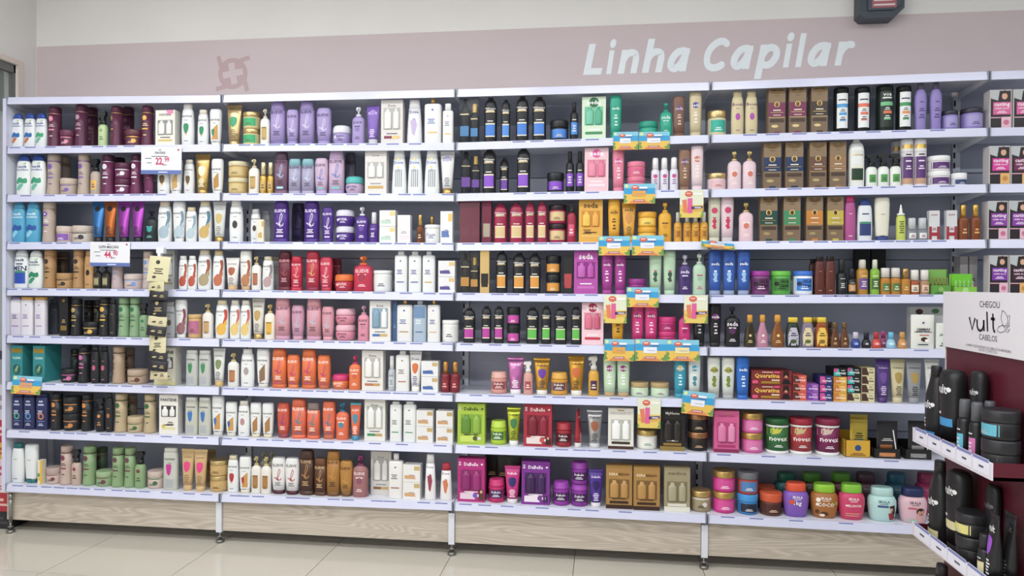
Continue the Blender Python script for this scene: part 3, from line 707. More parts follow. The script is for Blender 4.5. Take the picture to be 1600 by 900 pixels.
for i in range(i0, i0+14):
    for j in range(-5, 4):
        cx, cyy = gx+(i+.5)*TS, gy+(j+.5)*TS
        x0, x1, y0, y1 = max(WALL_X, cx-TS/2), cx+TS/2, cyy-TS/2, min(WALL_Y, cyy+TS/2)
        if x1-x0 < .03 or y1-y0 < .03 or cx > 7.4: continue
        if x1-x0 > TS-.01 and y1-y0 > TS-.01: obj('tile', tile_me, floor, (cx, cyy, 0))
        else: obj('tile', mesh('tile', box(x0+.0012, x1-.0012, y0+.0012, y1-.0012, -.012, 0), M_TILE), floor)
tag(obj('ceiling', mesh('ceiling', box(WALL_X-.14, 9.0, -5.6, WALL_Y, CEIL_Z, CEIL_Z+.1), M_CEIL)), kind='structure')

# dark box fixed high on the wall
a, b = on_y(1344, 20, WALL_Y-.09), on_y(1414, 20, WALL_Y-.09); zt = on_y(1380, 27, WALL_Y-.09).z
bw = b.x-a.x
dbx = thing('wall_box', 'dark grey wall-mounted box with rounded lower corners and red sticker', 'box', ((a.x+b.x)/2, WALL_Y, zt))
pr = [(-bw/2+.02, 0), (bw/2-.045, 0), (bw/2, .045), (bw/2, .30), (-bw/2, .30), (-bw/2, .02)]
obj('housing', mesh('housing', prism(pr, 'y', -.085, -.001), mat('3E4752', .45)), dbx)
ins = [(-bw/2+.035, .035), (bw/2-.05, .035), (bw/2-.02, .06), (bw/2-.02, .285), (-bw/2+.035, .285)]
obj('front_cover', mesh('front_cover', prism(ins, 'y', -.095, -.085), mat('434D58', .45)), dbx)
st = obj('sticker', mesh('sticker', box(-.05, .062, -.0962, -.095, .045, .18), mat('A8606A', .5)), dbx)
obj('sticker_print', mesh('sticker_print', join(*[box(-.042, .055-.01*(k % 2), -.0968, -.0962, .055+.022*k, .063+.022*k) for k in range(5)]), mat('E0CFD2')), st)

# ------------------------------------------------------------------ the shelving
NB = 5
bayw = [BAYW]*NB
panel_me = None
for b in range(NB):
    x0, x1 = b*BAYW+(.034 if b == 0 else .018), (b+1)*BAYW-.018
    bp = thing('back_panel', 'grey metal back panel behind the products of the %s bay' % BAY[b], 'panel', ((x0+x1)/2, DEPTH+.003, .2), 0, 'back panels of the shelving')
    hw = (x1-x0)/2
    for k in range(5):
        obj('panel_sheet', mesh('panel_sheet', box(-hw, hw, -.004, .004, k*.42+.002, (k+1)*.42-.002), M_BACK), bp)
slot_me = mesh('slot', join(*[box(-.004, .004, -.0008, .0008, .25+.05*k, .278+.05*k) for k in range(40)]), mat('1D1F24', .7))
post_me = mesh('post', box(-.016, .016, 0, .028, 0, 2.25), M_POST)
leg_me = mesh('leg', box(-.0145, .0145, -.016, .016, .055, .208), M_POST)
foot_me = mesh('levelling_foot', join(lathe([(0, 1), (.012, 1), (.016, .7)], .042, .042, 1, seg=16), lathe([(.016, .3), (.056, .3)], .042, .042, 1, seg=12), lathe([(.028, .62), (.036, .62)], .042, .042, 1, seg=12)), mat('m8A8884'), True)
base_me = mesh('base_arm', box(-.012, .012, -.21, 0, .10, .13), mat('2A2C31'))
pole_me = mesh('leg', join(lathe([(.055, 1), (.206, 1)], .017, .017, 1, seg=14), lathe([(.175, 1.25), (.206, 1.25)], .017, .017, 1, seg=14)), mat('m9A9894'), True)
for b in range(NB+1):
    x = b*BAYW
    nmw = ['left end of the shelving', 'first and second bays', 'second and third bays', 'third and fourth bays', 'fourth and fifth bays', 'right end of the shelving'][b]
    u = thing('shelf_upright', ('white slotted steel upright at the ' if b in (0, 5) else 'white slotted steel upright between the ')+nmw, 'upright', (x+(.016 if b == 0 else 0), 0, 0), 0, 'steel uprights of the shelving')
    po = obj('post', post_me, u, (0, DEPTH-.016, 0))
    if b: obj('slot', slot_me, po, (-.0105 if b else .0105, -.0004, 0)); tag(po.children[0], kind='stuff')
    lx = [.002, -.020, -.014, -.008, -.004, 0][b]; ly = .03 if b else .008
    obj('front_leg', leg_me if b else pole_me, u, (lx, ly, 0)); obj('levelling_foot', foot_me, u, (lx, ly, 0)); obj('base_arm', base_me, u, (0, DEPTH-.017, 0))
# white end panel at the left end
ep = thing('end_panel', 'white enamelled end panel closing the left end of the shelving', 'panel', (0, 0, 0))
obj('panel_sheet', mesh('panel_sheet', box(-.018, -.003, .002, DEPTH+.02, .22, 2.285), M_SHELF), ep)
obj('panel_edge', mesh('panel_edge', box(-.0205, -.0005, -.008, .002, .22, 2.285), M_LIP), ep)

def rail_shape(L, drop):
    pr_ = [(-.001, -drop[0]-LIP+.002), (-.010, -drop[0]-LIP), (-.004, -drop[0]), (.004, -drop[0]), (.004, -drop[0]-LIP+.002)]
    n = len(pr_); V = [(0.004, y, z) for y, z in pr_]+[(L-.004, y, z+drop[0]-drop[1]) for y, z in pr_]
    return V, [tuple(range(n)), tuple(range(n, 2*n))[::-1]]+[(i, n+i, n+(i+1) % n, (i+1) % n) for i in range(n)]
def slab(L, y0, y1, dl, dr_, z0, z1, e=.004):
    V = [(e, y0, dl+z0), (L-e, y0, dr_+z0), (L-e, y1, dr_+z0), (e, y1, dl+z0), (e, y0, dl+z1), (L-e, y0, dr_+z1), (L-e, y1, dr_+z1), (e, y1, dl+z1)]
    return V, box(0, 1, 0, 1, 0, 1)[1]
M_CAP = mat('8E93A0', .35); M_HOLE_LIT = mat('C9CED6', .5)
TAGS = {1: [24, 48, 79, 120, 153, 175, 202, 382, 405, 429, 452, 475, 501, 527, 551, 581, 613, 648, 810, 838, 875, 896, 924, 1170, 1205, 1247, 1285, 1320, 1362, 1402, 1462],
        2: [41, 78, 113, 140, 163, 186, 212, 232, 252, 368, 395, 433, 468, 502, 550, 585, 632, 655, 700, 812, 844, 870, 895, 925, 1042, 1205, 1240, 1282, 1315, 1350, 1386, 1436, 1478],
        3: [24, 74, 97, 120, 365, 385, 405, 431, 449, 483, 506, 530, 555, 579, 603, 626, 648, 672, 700, 732, 762, 793, 820, 845, 868, 897, 921, 1207, 1243, 1282, 1310, 1334, 1355, 1385, 1410, 1437, 1466],
        4: [20, 44, 68, 98, 118, 145, 165, 193, 218, 285, 315, 358, 375, 398, 435, 457, 482, 508, 535, 560, 593, 635, 672, 697, 733, 778, 802, 830, 862, 890, 924, 1120, 1184, 1238, 1296, 1315, 1332, 1348, 1368, 1395, 1447],
        5: [30, 56, 90, 112, 129, 150, 170, 190, 215, 290, 360, 385, 410, 437, 460, 485, 515, 540, 563, 592, 626, 652, 700, 730, 775, 805, 854, 896, 1195, 1272, 1321, 1370, 1440],
        6: [80, 110, 130, 158, 178, 200, 232, 255, 360, 381, 405, 432, 460, 482, 505, 530, 555, 583, 603, 625, 645, 672, 700, 745, 775, 795, 845, 875, 905, 925, 965, 1217, 1280],
        7: [40, 88, 110, 130, 167, 190, 220, 262, 295, 318, 355, 382, 412, 436, 463, 490, 515, 545, 588, 630, 690, 742, 770, 848, 880, 908, 930, 970, 1018, 1065, 1133, 1203, 1274, 1395],
        8: [30, 52, 75, 95, 115, 135, 158, 185, 207, 228, 263, 298, 325, 371, 383, 406, 459, 477, 524, 546, 592, 612, 665, 692, 730, 760, 795, 850, 900, 928, 980, 1140, 1185, 1247, 1325]}
M_TAGW, M_TAGB, M_INK = mat('E9E9F6', .4), mat('7C86BE', .4), mat('4A4C5E', .5)
def tag_mesh(wt_):
    parts = [box(-wt_/2, wt_/2, -.0008, 0, -.033, 0), box(-wt_/2, wt_/2, -.0012, -.0008, -.007, -.0005), box(-.008, .010, -.0012, -.0008, -.0275, -.0225), box(-.014, .014, -.0011, -.0008, -.0165, -.0145)]
    s = join(*parts); return mesh('price_tag', s, None, mats=[M_TAGW, M_TAGB, M_INK], fmat=[0]*6+[1]*6+[2]*6+[2]*6)
TAG_ME = tag_mesh(.062)
ORD = ['first', 'second', 'third', 'fourth', 'fifth', 'sixth', 'seventh', 'eighth', 'ninth', 'tenth', 'eleventh', 'twelfth', 'thirteenth', 'fourteenth', 'fifteenth', 'sixteenth']
for row in range(9):
    for b in range(NB):
        zl, zr = ROWZ[row][b]+DZ, ROWZ[row][b+1]+DZ
        if row == 0: lab, nm, ct = 'white canopy shelf with pale front rail over the top of the %s bay' % BAY[b], 'canopy_shelf', 'shelf'
        else: lab, nm, ct = 'white metal %s shelf of the %s bay with pale price rail' % (SHELF[row], BAY[b]), 'shelf', 'shelf'
        s = thing(nm, lab, ct, (b*BAYW, 0, 0), 0, 'shelves of the %s bay' % BAY[b])
        obj('shelf_deck', mesh('shelf_deck', slab(BAYW, .004, DEPTH-.018, zl, zr, -DECK, 0, .002), M_SHELF), s)
        obj('price_rail', mesh('price_rail', rail_shape(BAYW, (-zl, -zr)), M_LIP), s)
        for e, z in ((0, zl), (1, zr)):
            x = .0042 if e == 0 else BAYW-.0072
            obj('end_cap', mesh('end_cap', box(x-.0015, x+.0035, -.0115, .006, z-LIP-.001, z+.002), M_CAP), s)
            xb = .0025 if e == 0 else BAYW-.0045
            obj('bracket', mesh('bracket', prism([(.008, z-DECK-.0005), (.008, z-LIP), (DEPTH-.03, z-.06), (DEPTH-.03, z-DECK-.0005)], 'x', xb, xb+.002), M_SHELF), s)
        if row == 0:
            ho = obj('lit_perforation', mesh('lit_perforation', join(*[box(.06+.05*k-.003, .06+.05*k+.003, .05+.08*j-.003, .05+.08*j+.003, zl+(zr-zl)*(.06+.05*k)/BAYW-DECK-.0006, zl+(zr-zl)*(.06+.05*k)/BAYW-DECK-.0001) for k in range(22) for j in range(3)]), M_HOLE_LIT), s)  # pale squares stand for holes, their bright light put into the colour
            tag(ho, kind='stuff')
            continue
        n = 0
        for px in TAGS[row]:
            x = on_y(px, 400, 0).x
            if int(x/BAYW) != b: continue
            z = edge_z(row, x)
            o = obj('price_tag', TAG_ME, None, (x, -.0052, z-.002)); o.rotation_euler = (.155, -(zr-zl)/BAYW, 0)
            tag(o, 'white price tag with blue band, %s along %s shelf edge, %s bay' % (ORD[n], SHELF[row], BAY[b]), 'price tag', 'price tags on the %s shelf edge' % SHELF[row]); n += 1
LEGX = [.008, -.020, -.014, -.008, -.004, 0]
for b in range(NB):
    x0, x1 = (b*BAYW+LEGX[b]+.0165 if b else -.019), (b+1)*BAYW+LEGX[b+1]-.0165
    z1 = min(ROWZ[8][b], ROWZ[8][b+1])+DZ-LIP-.004
    tag(obj('plinth_panel', mesh('plinth_panel', box(x0, x1, .026, .040, .062, z1), M_WOOD)), 'pale ash wood-grain plinth panel under the bottom shelf of the %s bay' % BAY[b], 'panel', 'wood plinth panels')

# ------------------------------------------------------------------ the products, shelf by shelf; dim ones have back-of-shelf shade in their colours
G = 'mC6A469'
PU = '5E2844'   # aubergine range
# ---- top shelf
P(1, 'hs', 'white bottle with blue dome cap, orange swoosh', [28.2, 47], 18.5, 178, 'E6E9EC 2E4DA0 2D6FB5 2A4A96', a2='C9764A')
P(1, 'hs', 'white bottle with blue dome cap, green swoosh', [65.5], 18, 177.5, 'E6E9EC 2E4DA0 3FA978 2A4A96', a2='6FBF9A')
P(1, 'salon', 'aubergine bottle with pink round badge', [85.6], 19, 168.5, f'{PU} {PU} E58AA0 E9B9C4', ring='mD9A9A0')
P(1, 'jar', 'low aubergine jar with pink lettering', [107.5], 22, 205, f'{PU} 6B304C E58AA0 EFC4CE', m='disc')
P(1, 'salon', 'aubergine bottle with mauve badge and print', [128], 18.5, 165, f'5A2A46 5A2A46 B98AA0 C9A0B4')
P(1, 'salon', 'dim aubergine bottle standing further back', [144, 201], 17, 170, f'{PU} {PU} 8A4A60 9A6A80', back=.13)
P(1, 'spray', 'pale green spray bottle, black trigger', [163], 14, 174, 'B9CF9A 1F2724 8FAE70 5E7A50', bt=.63)
P(1, 'salon', 'aubergine bottle with badge turned aside', [184], 18, 167, f'{PU} {PU} C9A04A 8A5A6A', turn=-35, ring='mD9B46A')
P(1, 'jar', 'low aubergine jar with gold badge', [207], 26, 204.5, f'{PU} 63303F mE0A840 E6B9A0', m='disc')
P(1, 'salon', 'aubergine bottle with gold round badge', [231], 18, 167, f'{PU} {PU} E9B23C E6C9A0', ring='mD9B46A')
P(1, 'kit', 'cream kit box, two green-marked bottles in window', [262], 40, 172, 'E9E6DC 8E938F D9C27A 4A4A48', 'PANTENE', win=(.30, .72), more=[('corner_print', 'E48AB4', [('p', [(.1, 1), (.85, 1), (.8, .9), (.3, .86)])]), ('green_pill', '2F8A5A', [('d', -.36, .46, .13, 1.6), ('d', .4, .46, .11, 1.6)])])
P(1, 'oval', 'tall white bottle with green pill emblem', [294], 20, 163.5, 'E4E6E6 E4E2DA 2E8F60 56585C')
P(1, 'oval', 'short white bottle with green pill emblem', [317], 17.5, 172, 'E4E6E6 DDD6C4 2E8F60 56585C')
P(1, 'ovalc', 'white bottle with green emblem and gold slant', [337], 18.5, 171.5, 'E4E6E6 D9D9D6 2E8F60 56585C', m='stripe')
P(1, 'tube', 'gold tube with green emblem on its cap', [367.5], 24, 164, 'mC9AE7C mC9AE7C 2FA06A 6A5A38', 'PANTENE')
P(1, 'jar', 'gold jar with green label', [393], 26, 177.5, 'D8C38E mCDB27A 35B070 6A5A38', stack=2, lv=.72)
P(1, 'pump', 'slim white pump bottle with gold label', [414], 15, 171, 'ECEBE4 D6CDB4 C3A45C 7A6A40', m='panel')
LI = 'A897CC'
P(1, 'els', 'lilac bottle with white flourish', [434.5, 480], 23, 160.5, f'{LI} 9A88C0 D9D2EC 3A3A5E', base='7E70A8')
P(1, 'elsc', 'slim lilac bottle standing on its cap', [457], 19, 172, f'{LI} A292CA D9D2EC 3A3A5E')
P(1, 'elsc', 'wide lilac bottle standing on its cap', [507], 23, 170, f'{LI} A292CA D9D2EC 3A3A5E')
P(1, 'bowl', 'lilac jar with white lid', [534], 28, 198, f'{LI} E6E6F0 E0DAF0 4A4A6E')
P(1, 'pump', 'lilac pump bottle with white pump', [560], 20, 168, f'{LI} E3E3EE 8A7AB6 4A4A6E', 'ELSEVE')
P(1, 'tube', 'purple tube with silver cap', [582.5], 22, 165, '8060B8 C9CAD0 A48ACF E6DCF4', 'ELSEVE', m='disc')
P(1, 'kit', 'white kit box with burgundy and gold band', [614], 39, 156, 'DDD8D4 B9B4B0 7E2F4A 6E6A80', 'Dove', more=[('gold_band', G, [('r', 0, .72, .12, .18)])], win=(.32, .82), tw=.34)
P(1, 'taper', 'tapered white bottle with lilac print', [648], 24, 157, 'E6E6EA E6E6EA C3B2D6 55588C')
P(1, 'slab', 'broad white pump bottle with gold stripe', [677], 27, 155, 'E8E8E8 mC9A050 mC9A050 4A7AC0', cv=.88, cw=.24)
P(1, 'slab', 'narrow white bottle with gold bars', [700], 17, 162, 'E8E8E8 E8E8E8 mC9A050 8A8A90', cv=.82, cw=.55)
BK = '1E1F23'
P(1, 'twin', 'clear twin pack, black bottles with blue labels', [733.5], 31, 153, '1E2024 mCDA85C 5AA0DC', sleeve='x3A3E46')
P(1, 'tres', 'big black bottle with blue label', [766.5, 816], 20, 153, f'{BK} {BK} 3F7FD6')
P(1, 'tres', 'slim black bottle with blue label', [790], 14.5, 156, f'{BK} {BK} 4F8FDE')
P(1, 'tres', 'widest black bottle with blue label', [842.5], 22, 152, f'{BK} {BK} 3F7FD6')
P(1, 'jar', 'black jar with small blue label', [874], 29, 190, f'{BK} 1D1F24 4A86D8 D9D2C0')
P(1, 'mist', 'slim black mist bottle with blue label', [897], 13, 160, f'{BK} {BK} 3F8FE0 E0DCD0', cw=.52, bt=.74)
P(1, 'kit', 'pale green kit box with dark green round', [928], 38.5, 151, 'D3E6CC 7EC0A0 3F8F5A F2F7F0', 'seda', more=[('round_logo', '236B42', [('d', 0, .87, .42)]), ('logo_print', 'F4F7F2', [T('seda', .87, .42)])], b1='6FC6A4', b2='4FAF8A', win=(.33, .77))
P(1, 'cone', 'emerald bottle standing on its cap', [962], 19, 150, '1FA487 1FA487 1B9A80 D6EFE6')
P(1, 'jar', 'emerald jar behind a promotion card', [1013], 30, 192, '1FA487 1B9A80 2FB496 D6EFE6')
P(1, 'pump', 'emerald pump bottle', [1041], 20, 162, '1FA487 1B9A80 2FB496 D6EFE6', 'seda')
P(1, 'cone', 'chocolate brown bottle standing on its cap', [1060], 20, 152, '7A5646 7A5646 6A4A86 D9C4B4')
P(1, 'cone', 'beige bottle with blue round badge', [1086.5], 20, 145, 'CDBE98 CDBE98 4A4AA0 F0ECE0')
P(1, 'jar', 'beige jar with teal label, gold lid', [1120], 30, 175, 'D6CBA6 mCDB27A 22B09A EAF4F0', lv=.72)
P(1, 'oval', 'beige bottle with purple lower label', [1152, 1174], 20.5, 144, 'D2C49A D2C49A B048A8 7A4A70', 'Boom', m='mark')
P(1, 'carton', 'brown dye carton with plum band', [1212, 1244.5], 31.5, 137, '8C7559 8C7559 7A2E56 D9BE7A', m='dye', dr=.7)
P(1, 'carton', 'brown dye carton with dark brown band', [1278], 31.5, 135, '8C7559 8C7559 3E322A D9BE7A', m='dye', dr=.7)
P(1, 'cyl', 'black bottle, white label with blue stripe', [1314.5], 24, 138, '15191A 15191A 4FA0DC 4A5258')
P(1, 'cyl', 'black bottle, white label with coral stripe', [1347], 24, 138, '15191A 15191A E5735A 4A5258')
P(1, 'cyl', 'dark green bottle with green stripe print', [1382], 27, 135, '16241D 16241D 6FBF86 DDE6E0', 'VOB', lab='1B2A22', b2='E0764A')
P(1, 'cyl', 'black bottle, white label with green stripe', [1412], 24, 136, '15191A 15191A 3F9A5A 4A5258', b2='E8924A')
P(1, 'curvy', 'curvy lilac bottle with grey cap', [1438, 1462], 20, 130, '8E80C0 5E5A70 8E80C0 4A4270')
P(1, 'jar', 'small lilac jar with black lid', [1484], 26, 174, '8E80C0 2E2C3A A49ACF 4A4270', lv=.78)
P(1, 'jar', 'large lilac jar with black lid', [1518], 34, 171, '8E80C0 2E2C3A A49ACF 4A4270', lv=.78)
P(1, 'carton', 'hair colour box with pink title panel', [1564.5, 1601], 35, 140, 'C9C4C4 C9C4C4 D9609A F4E4EC', m='model', dr=.62)

# ---- second shelf
P(2, 'hs', 'big white bottle, green swoosh, blue cap', [37.5, 60.5], 23, 242, 'E8EBEA 2E4DA0 3DA07A 2A4A96', a2='6FC0A6')
BE = 'B8A698'
P(2, 'salon', 'taupe bottle with purple round badge', [85], 19.5, 242.5, f'{BE} {BE} 7A5AB0 6E5A88', ring='m8A6AB0')
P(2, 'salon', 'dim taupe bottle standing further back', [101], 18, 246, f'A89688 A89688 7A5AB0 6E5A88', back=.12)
P(2, 'jar', 'taupe jar with purple ring', [109], 24, 280, f'{BE} C4B3A4 7A5AB0 6E5A88', m='disc', back=.016)
P(2, 'salon', 'taupe bottle with lilac badge, near a sprayer', [132], 18.5, 242, f'{BE} {BE} 7A5AB0 6E5A88', ring='m8A6AB0')
P(2, 'spray', 'taupe spray bottle with black trigger', [150], 15, 249, f'{BE} 1B1B20 E4B24A 6E5A88', bt=.66, m='panel')
P(2, 'salon', 'aubergine bottle with white round badge', [170], 19, 243, '6A2650 4A1C3A E9E4EA E4D6E0', ring='mE0D0DA')
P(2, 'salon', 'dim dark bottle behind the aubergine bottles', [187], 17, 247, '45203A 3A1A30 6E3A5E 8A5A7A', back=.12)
P(2, 'jar', 'aubergine jar with white badge', [194], 25.5, 256, '6A2650 56203F E9E4EA E4D6E0', stack=2, m='disc')
P(2, 'salon', 'aubergine bottle with badge beside the card', [214], 18, 242, '6A2650 4A1C3A E9E4EA E4D6E0', ring='mE0D0DA')
P(2, 'oval', 'small aubergine bottle below the price card', [233], 14, 262, '6A2650 56203F E9E4EA E4D6E0', '-', m='none')
P(2, 'oval', 'white bottle with brown pill emblem', [255.5], 20, 248, 'E4E5E4 D6CDB4 6E5A34 56585C')
P(2, 'ovalc', 'white bottle with gold panel under card', [275], 20, 250, 'E4E5E4 D9D9D6 C9A060 56585C', m='slant')
P(2, 'oval', 'slim white bottle with brown emblem', [296], 16.5, 250, 'E0E1E0 C9C4B4 6E5A34 56585C')
P(2, 'tube', 'large gold tube with white flourish', [317], 23, 241, 'mC3A058 mC3A058 F0E6C4 F4EED8', 'PANTENE')
P(2, 'ovalc', 'white bottle with gold slanted panel', [340], 19, 249, 'E2E4E4 D9D9D6 B98A44 56585C', m='slant')
P(2, 'jar', 'gold jar with cream lid', [373], 30, 254, 'C3A05C D9CFA8 D3BC80 5A4A28', stack=2, lv=.72)
P(2, 'pump', 'white pump bottle with gold label', [397], 17, 249, 'E6E3DA D6C9A0 C3A05C 7A6A40', m='panel')
P(2, 'serum', 'small gold serum bottle with tall cap', [411.5, 422.5], 10.5, 254, 'mC9A04A mD9CBA0 C9A860 6A5A30', cw=.7)
P(2, 'els', 'mauve smoky bottle with blue flourish', [440], 21, 238, '7A5870 5A4258 A8C4E6 2E2638', band='9FD6DC')
P(2, 'els', 'clear lilac bottle with teal cap edge', [461, 481], 19.5, 249, 'A6A0BC 7FB2BE C4DAF0 3E3A58', dr=.5)
P(2, 'elsc', 'pink-lilac bottle standing on its cap', [502.5], 21, 248, 'C9AFC9 B4A0C9 5A7AC0 4A3A5A', band='7EC0C4')
P(2, 'els', 'tall pink-lilac bottle with blue flourish', [526], 24, 237, 'CBB0CB C2A8CC 5A7AC0 4A3A5A', base='A090C0', band='7EC0C4')
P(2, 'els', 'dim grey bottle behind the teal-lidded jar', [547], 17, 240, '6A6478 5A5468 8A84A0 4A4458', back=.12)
P(2, 'bowl', 'pink-lilac jar with teal lid', [554], 28, 277, 'C4A8C4 4FB8B4 5A7AC0 4A3A5A')
P(2, 'kit', 'white kit box with gold band', [589], 39, 234, 'DEDAD6 B4B2B0 C9A458 9A94A0', 'Dove', win=(.35, .72), tw=.3)
P(2, 'taper', 'tapered white bottle with silver bars', [624, 649, 675], 24, 236, 'E4E8E8 E4E8E8 9AA0A6 5A6AB0', m='bars')
P(2, 'tube', 'white tube with iridescent foot, gold cap', [699], 23, 236, 'E0E0DE mC9A458 B4B0D6 6A6A80', 'Dove', m='disc')
P(2, 'twin', 'clear twin pack, black bottles with purple labels', [735], 31, 235, '1E1E24 mCDA85C 8A5AC0', sleeve='x3A3E46')
P(2, 'tres', 'big black bottle with purple label', [764.5, 818], 21, 232, f'{BK} {BK} 8A50C9')
P(2, 'tres', 'slim black bottle with purple label, set back', [788], 14, 247, f'{BK} {BK} 7A48B4', back=.07)
P(2, 'jar', 'black jar with narrow purple label', [868], 27, 271, f'{BK} 1D1F24 8A50C9 D9D2C0')
P(2, 'mist', 'slim black mist bottle with purple label', [890.5, 906], 13, 237, f'{BK} {BK} 8A50C9 E0DCD0', cw=.52, bt=.74)
P(2, 'kit', 'pale pink kit box with pink round', [932], 38.5, 231, 'ECC3CC D98AA0 F2DCE4 FAF0F4', 'seda', more=[('round_logo', 'D9509A', [('d', 0, .87, .36)]), ('logo_print', 'FBF4F8', [T('seda', .87, .46)])], b1='E58AA6', b2='E07A9A', win=(.33, .73))
P(2, 'cone', 'pink bottle standing on its cap', [966], 19, 232, 'E2829A E2829A D04A94 F7E6EC')
P(2, 'jar', 'pink jar behind a promotion card', [994], 29, 254, 'E27A96 E27A96 D9608A F7E6EC', stack=2)
P(2, 'mist', 'small white mousse bottle with pink badge', [1024, 1038, 1053], 13.5, 247, 'E2E0EA F0F0F2 D04A90 8A6AA0', m='disc', bt=.66, cw=.72)
P(2, 'cone', 'bronze brown bottle standing on its cap', [1069.5], 19, 234, '8A6650 8A6650 6A4A86 D9C4B4')
P(2, 'cone', 'pale pink bottle with coral badge', [1089], 20, 229, 'E2CDD2 E2CDD2 C9705A F4E6E0')
P(2, 'jar', 'pale pink jar with gold lid', [1119.5], 30, 272, 'E6CCD0 mCDB27A E0B9BE C05A4A', lv=.68)
P(2, 'pump', 'pale pink pump bottle with coral badge', [1147.5, 1171], 22, 237, 'E4CBD2 mC9B27A D0765E F4E6E0')
P(2, 'carton', 'brown dye carton with navy band', [1205, 1239.5], 32.5, 223, '8C7559 8C7559 22365E D9BE7A', m='dye', dr=.7)
P(2, 'carton', 'brown dye carton with mocha band', [1275.5], 32.5, 222, '8C7559 8C7559 6A4A3C D9BE7A', m='dye', dr=.7)
P(2, 'carton', 'brown dye carton with tan band', [1307], 32, 221, '8C7559 8C7559 9A7450 D9BE7A', m='dye', dr=.7)
P(2, 'tres', 'white bottle with black and green label', [1338], 25, 219, 'E8ECE8 E8ECE8 1C3A24', more=1)
P(2, 'spray', 'white and green spray bottle, black trigger', [1362, 1380, 1399], 18, 241, 'E6EAE4 16181A 4F9A4A 4A5A44', bt=.62, m='panel')
P(2, 'twotone', 'white bottle with purple label, gold rim', [1417, 1437], 20, 219, 'E6E2E4 EDEDED 5A3272 E6DCEC')
P(2, 'twotone', 'dim white bottle behind the purple-labelled pair', [1402], 19, 222, 'C9C9C9 D0D0D0 3A3A44 9A9AA0', back=.11)
P(2, 'jar', 'white-lidded jar with purple label', [1466], 36, 245.5, 'E6E2E4 EDEDED 5A3272 E6DCEC', stack=2, lv=.66)
P(2, 'jar', 'small white-lidded jar with navy label', [1498], 24, 271.5, 'DDE0E4 EDEDED 2A3E6E E6DCEC', lv=.55)
P(2, 'carton', 'hair colour box with magenta title panel', [1562.5], 34, 228, 'C9C4C4 C9C4C4 D9359A F4E4EC', m='model', dr=.62, cp='E2B06A', fp='C98A3A')
P(2, 'carton', 'hair colour box with wine title panel', [1597], 34, 228, 'C9C4C4 C9C4C4 7A2456 F4E4EC', m='model', dr=.62, cp='E2B06A', fp='C98A3A')

# ---- third shelf
P(3, 'hs', 'aqua blue bottle with white lettering', [30.5, 53], 22, 316, '4FA6CC 4FA6CC 2A5AA6 EAF4FA', a2='8FD0E6')
P(3, 'salon', 'beige bottle with purple label', [77.5], 18.5, 316.5, f'{BE} C4B3A4 7A4AA6 EFE4F4')
P(3, 'jar', 'beige jar with purple label', [103], 24.5, 354, 'C4B0A6 CDBBB0 8A5AB0 EFE4F4', lv=.62)
P(3, 'jar', 'wide beige jar with black disc', [131], 30, 353.5, 'C9BCAE C9B8AC 3A3640 4A3A40', m='disc', lv=.62)
for cx_, hx_, nm_ in ((155, '3F7FC0', 'bright blue tube with black cap'), (171, 'C06A2E', 'copper orange tube with black cap')):
    P(3, 'tube', nm_, [cx_], 20, 315, f'm{hx_} 1A1A20 17171C 221E26', '-', m='disc')
P(3, 'tube', 'shiny violet tube with black cap', [194, 217], 20.5, 315, 'mB04AB8 1A1A20 17171C 221E26', '-', m='disc')
P(3, 'pump', 'black pump bottle with teal badge', [235], 21, 329, '1B2428 15181B 2A9A94 6FC0BC')
W1 = 'E4E6E5'
P(3, 'oval', 'white bottle with grey-blue ribbon', [257], 22, 315, f'{W1} D9CDB4 6A8A9A 56585C', m='ribbon', pc='A4B8C4')
P(3, 'ovalc', 'white bottle with pale blue ribbon', [280], 19.5, 315, f'{W1} DCDCDA 7A98AA 56585C', m='ribbon', pc='B4C6D0')
P(3, 'oval', 'short white bottle with pale blue swash', [299], 17.5, 324, f'{W1} D9C9A4 8AA6B4 56585C', m='ribbon', pc='B4C6D0')
P(3, 'oval', 'white bottle with teal ribbon, gold swash', [320.5], 21, 315, f'{W1} D9CDA8 4A7E94 56585C', m='ribbon', pc='C9A860')
P(3, 'tube', 'clear-topped tube with gold foot', [343], 20, 315, 'D3D6D2 mC3A058 C9B06A 7A7A70', 'PANTENE')
P(3, 'oval', 'white bottle with dark oval emblem', [369], 21, 314, f'{W1} E2E2DE 3A3630 56585C', m='mark')
P(3, 'oval', 'small white bottle with dark emblem', [399], 16, 327, f'{W1} E2E2DE 4A3A30 56585C', m='mark', back=.05)
P(3, 'carton', 'small gold and cream carton', [408], 13, 343, 'E4DCC4 mC9A860 mC9A860 6A5A30', m='corner', back=.008)
P(3, 'oval', 'dim white bottle behind the small cream carton', [415], 15, 330, 'B9BBBC B9BBBC 9A9A98 6A6A6A', m='none', back=.12)
VI = '4C2A86'
P(3, 'els', 'violet bottle with white flourish', [440, 487.5], 23, 314.5, f'{VI} {VI} E4DAF4 EFE8FA', band='C9B8E6')
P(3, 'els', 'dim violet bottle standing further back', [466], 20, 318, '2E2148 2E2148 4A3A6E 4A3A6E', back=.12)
P(3, 'elsc', 'slim violet bottle standing on its cap', [512], 18.5, 324, f'{VI} {VI} E4DAF4 EFE8FA', band='C9B8E6')
P(3, 'bowl', 'violet jar with white lid', [540], 29, 329, f'{VI} D9D6E6 E4DAF4 EFE8FA', stack=2)
P(3, 'pump', 'violet pump bottle with white pump', [566], 20, 324, f'{VI} DCDAE6 6A48A4 EFE8FA', 'ELSEVE')
P(3, 'mist', 'small violet mist bottle with white top', [584], 14, 332, f'5A3492 E2E2EA 4A2882 EFE8FA', cw=.55)
P(3, 'carton', 'low white carton with iridescent band', [607], 30, 329, 'E4E4E2 mCDB27A B9D6C4 8A8A90', m='corner', stack=2)
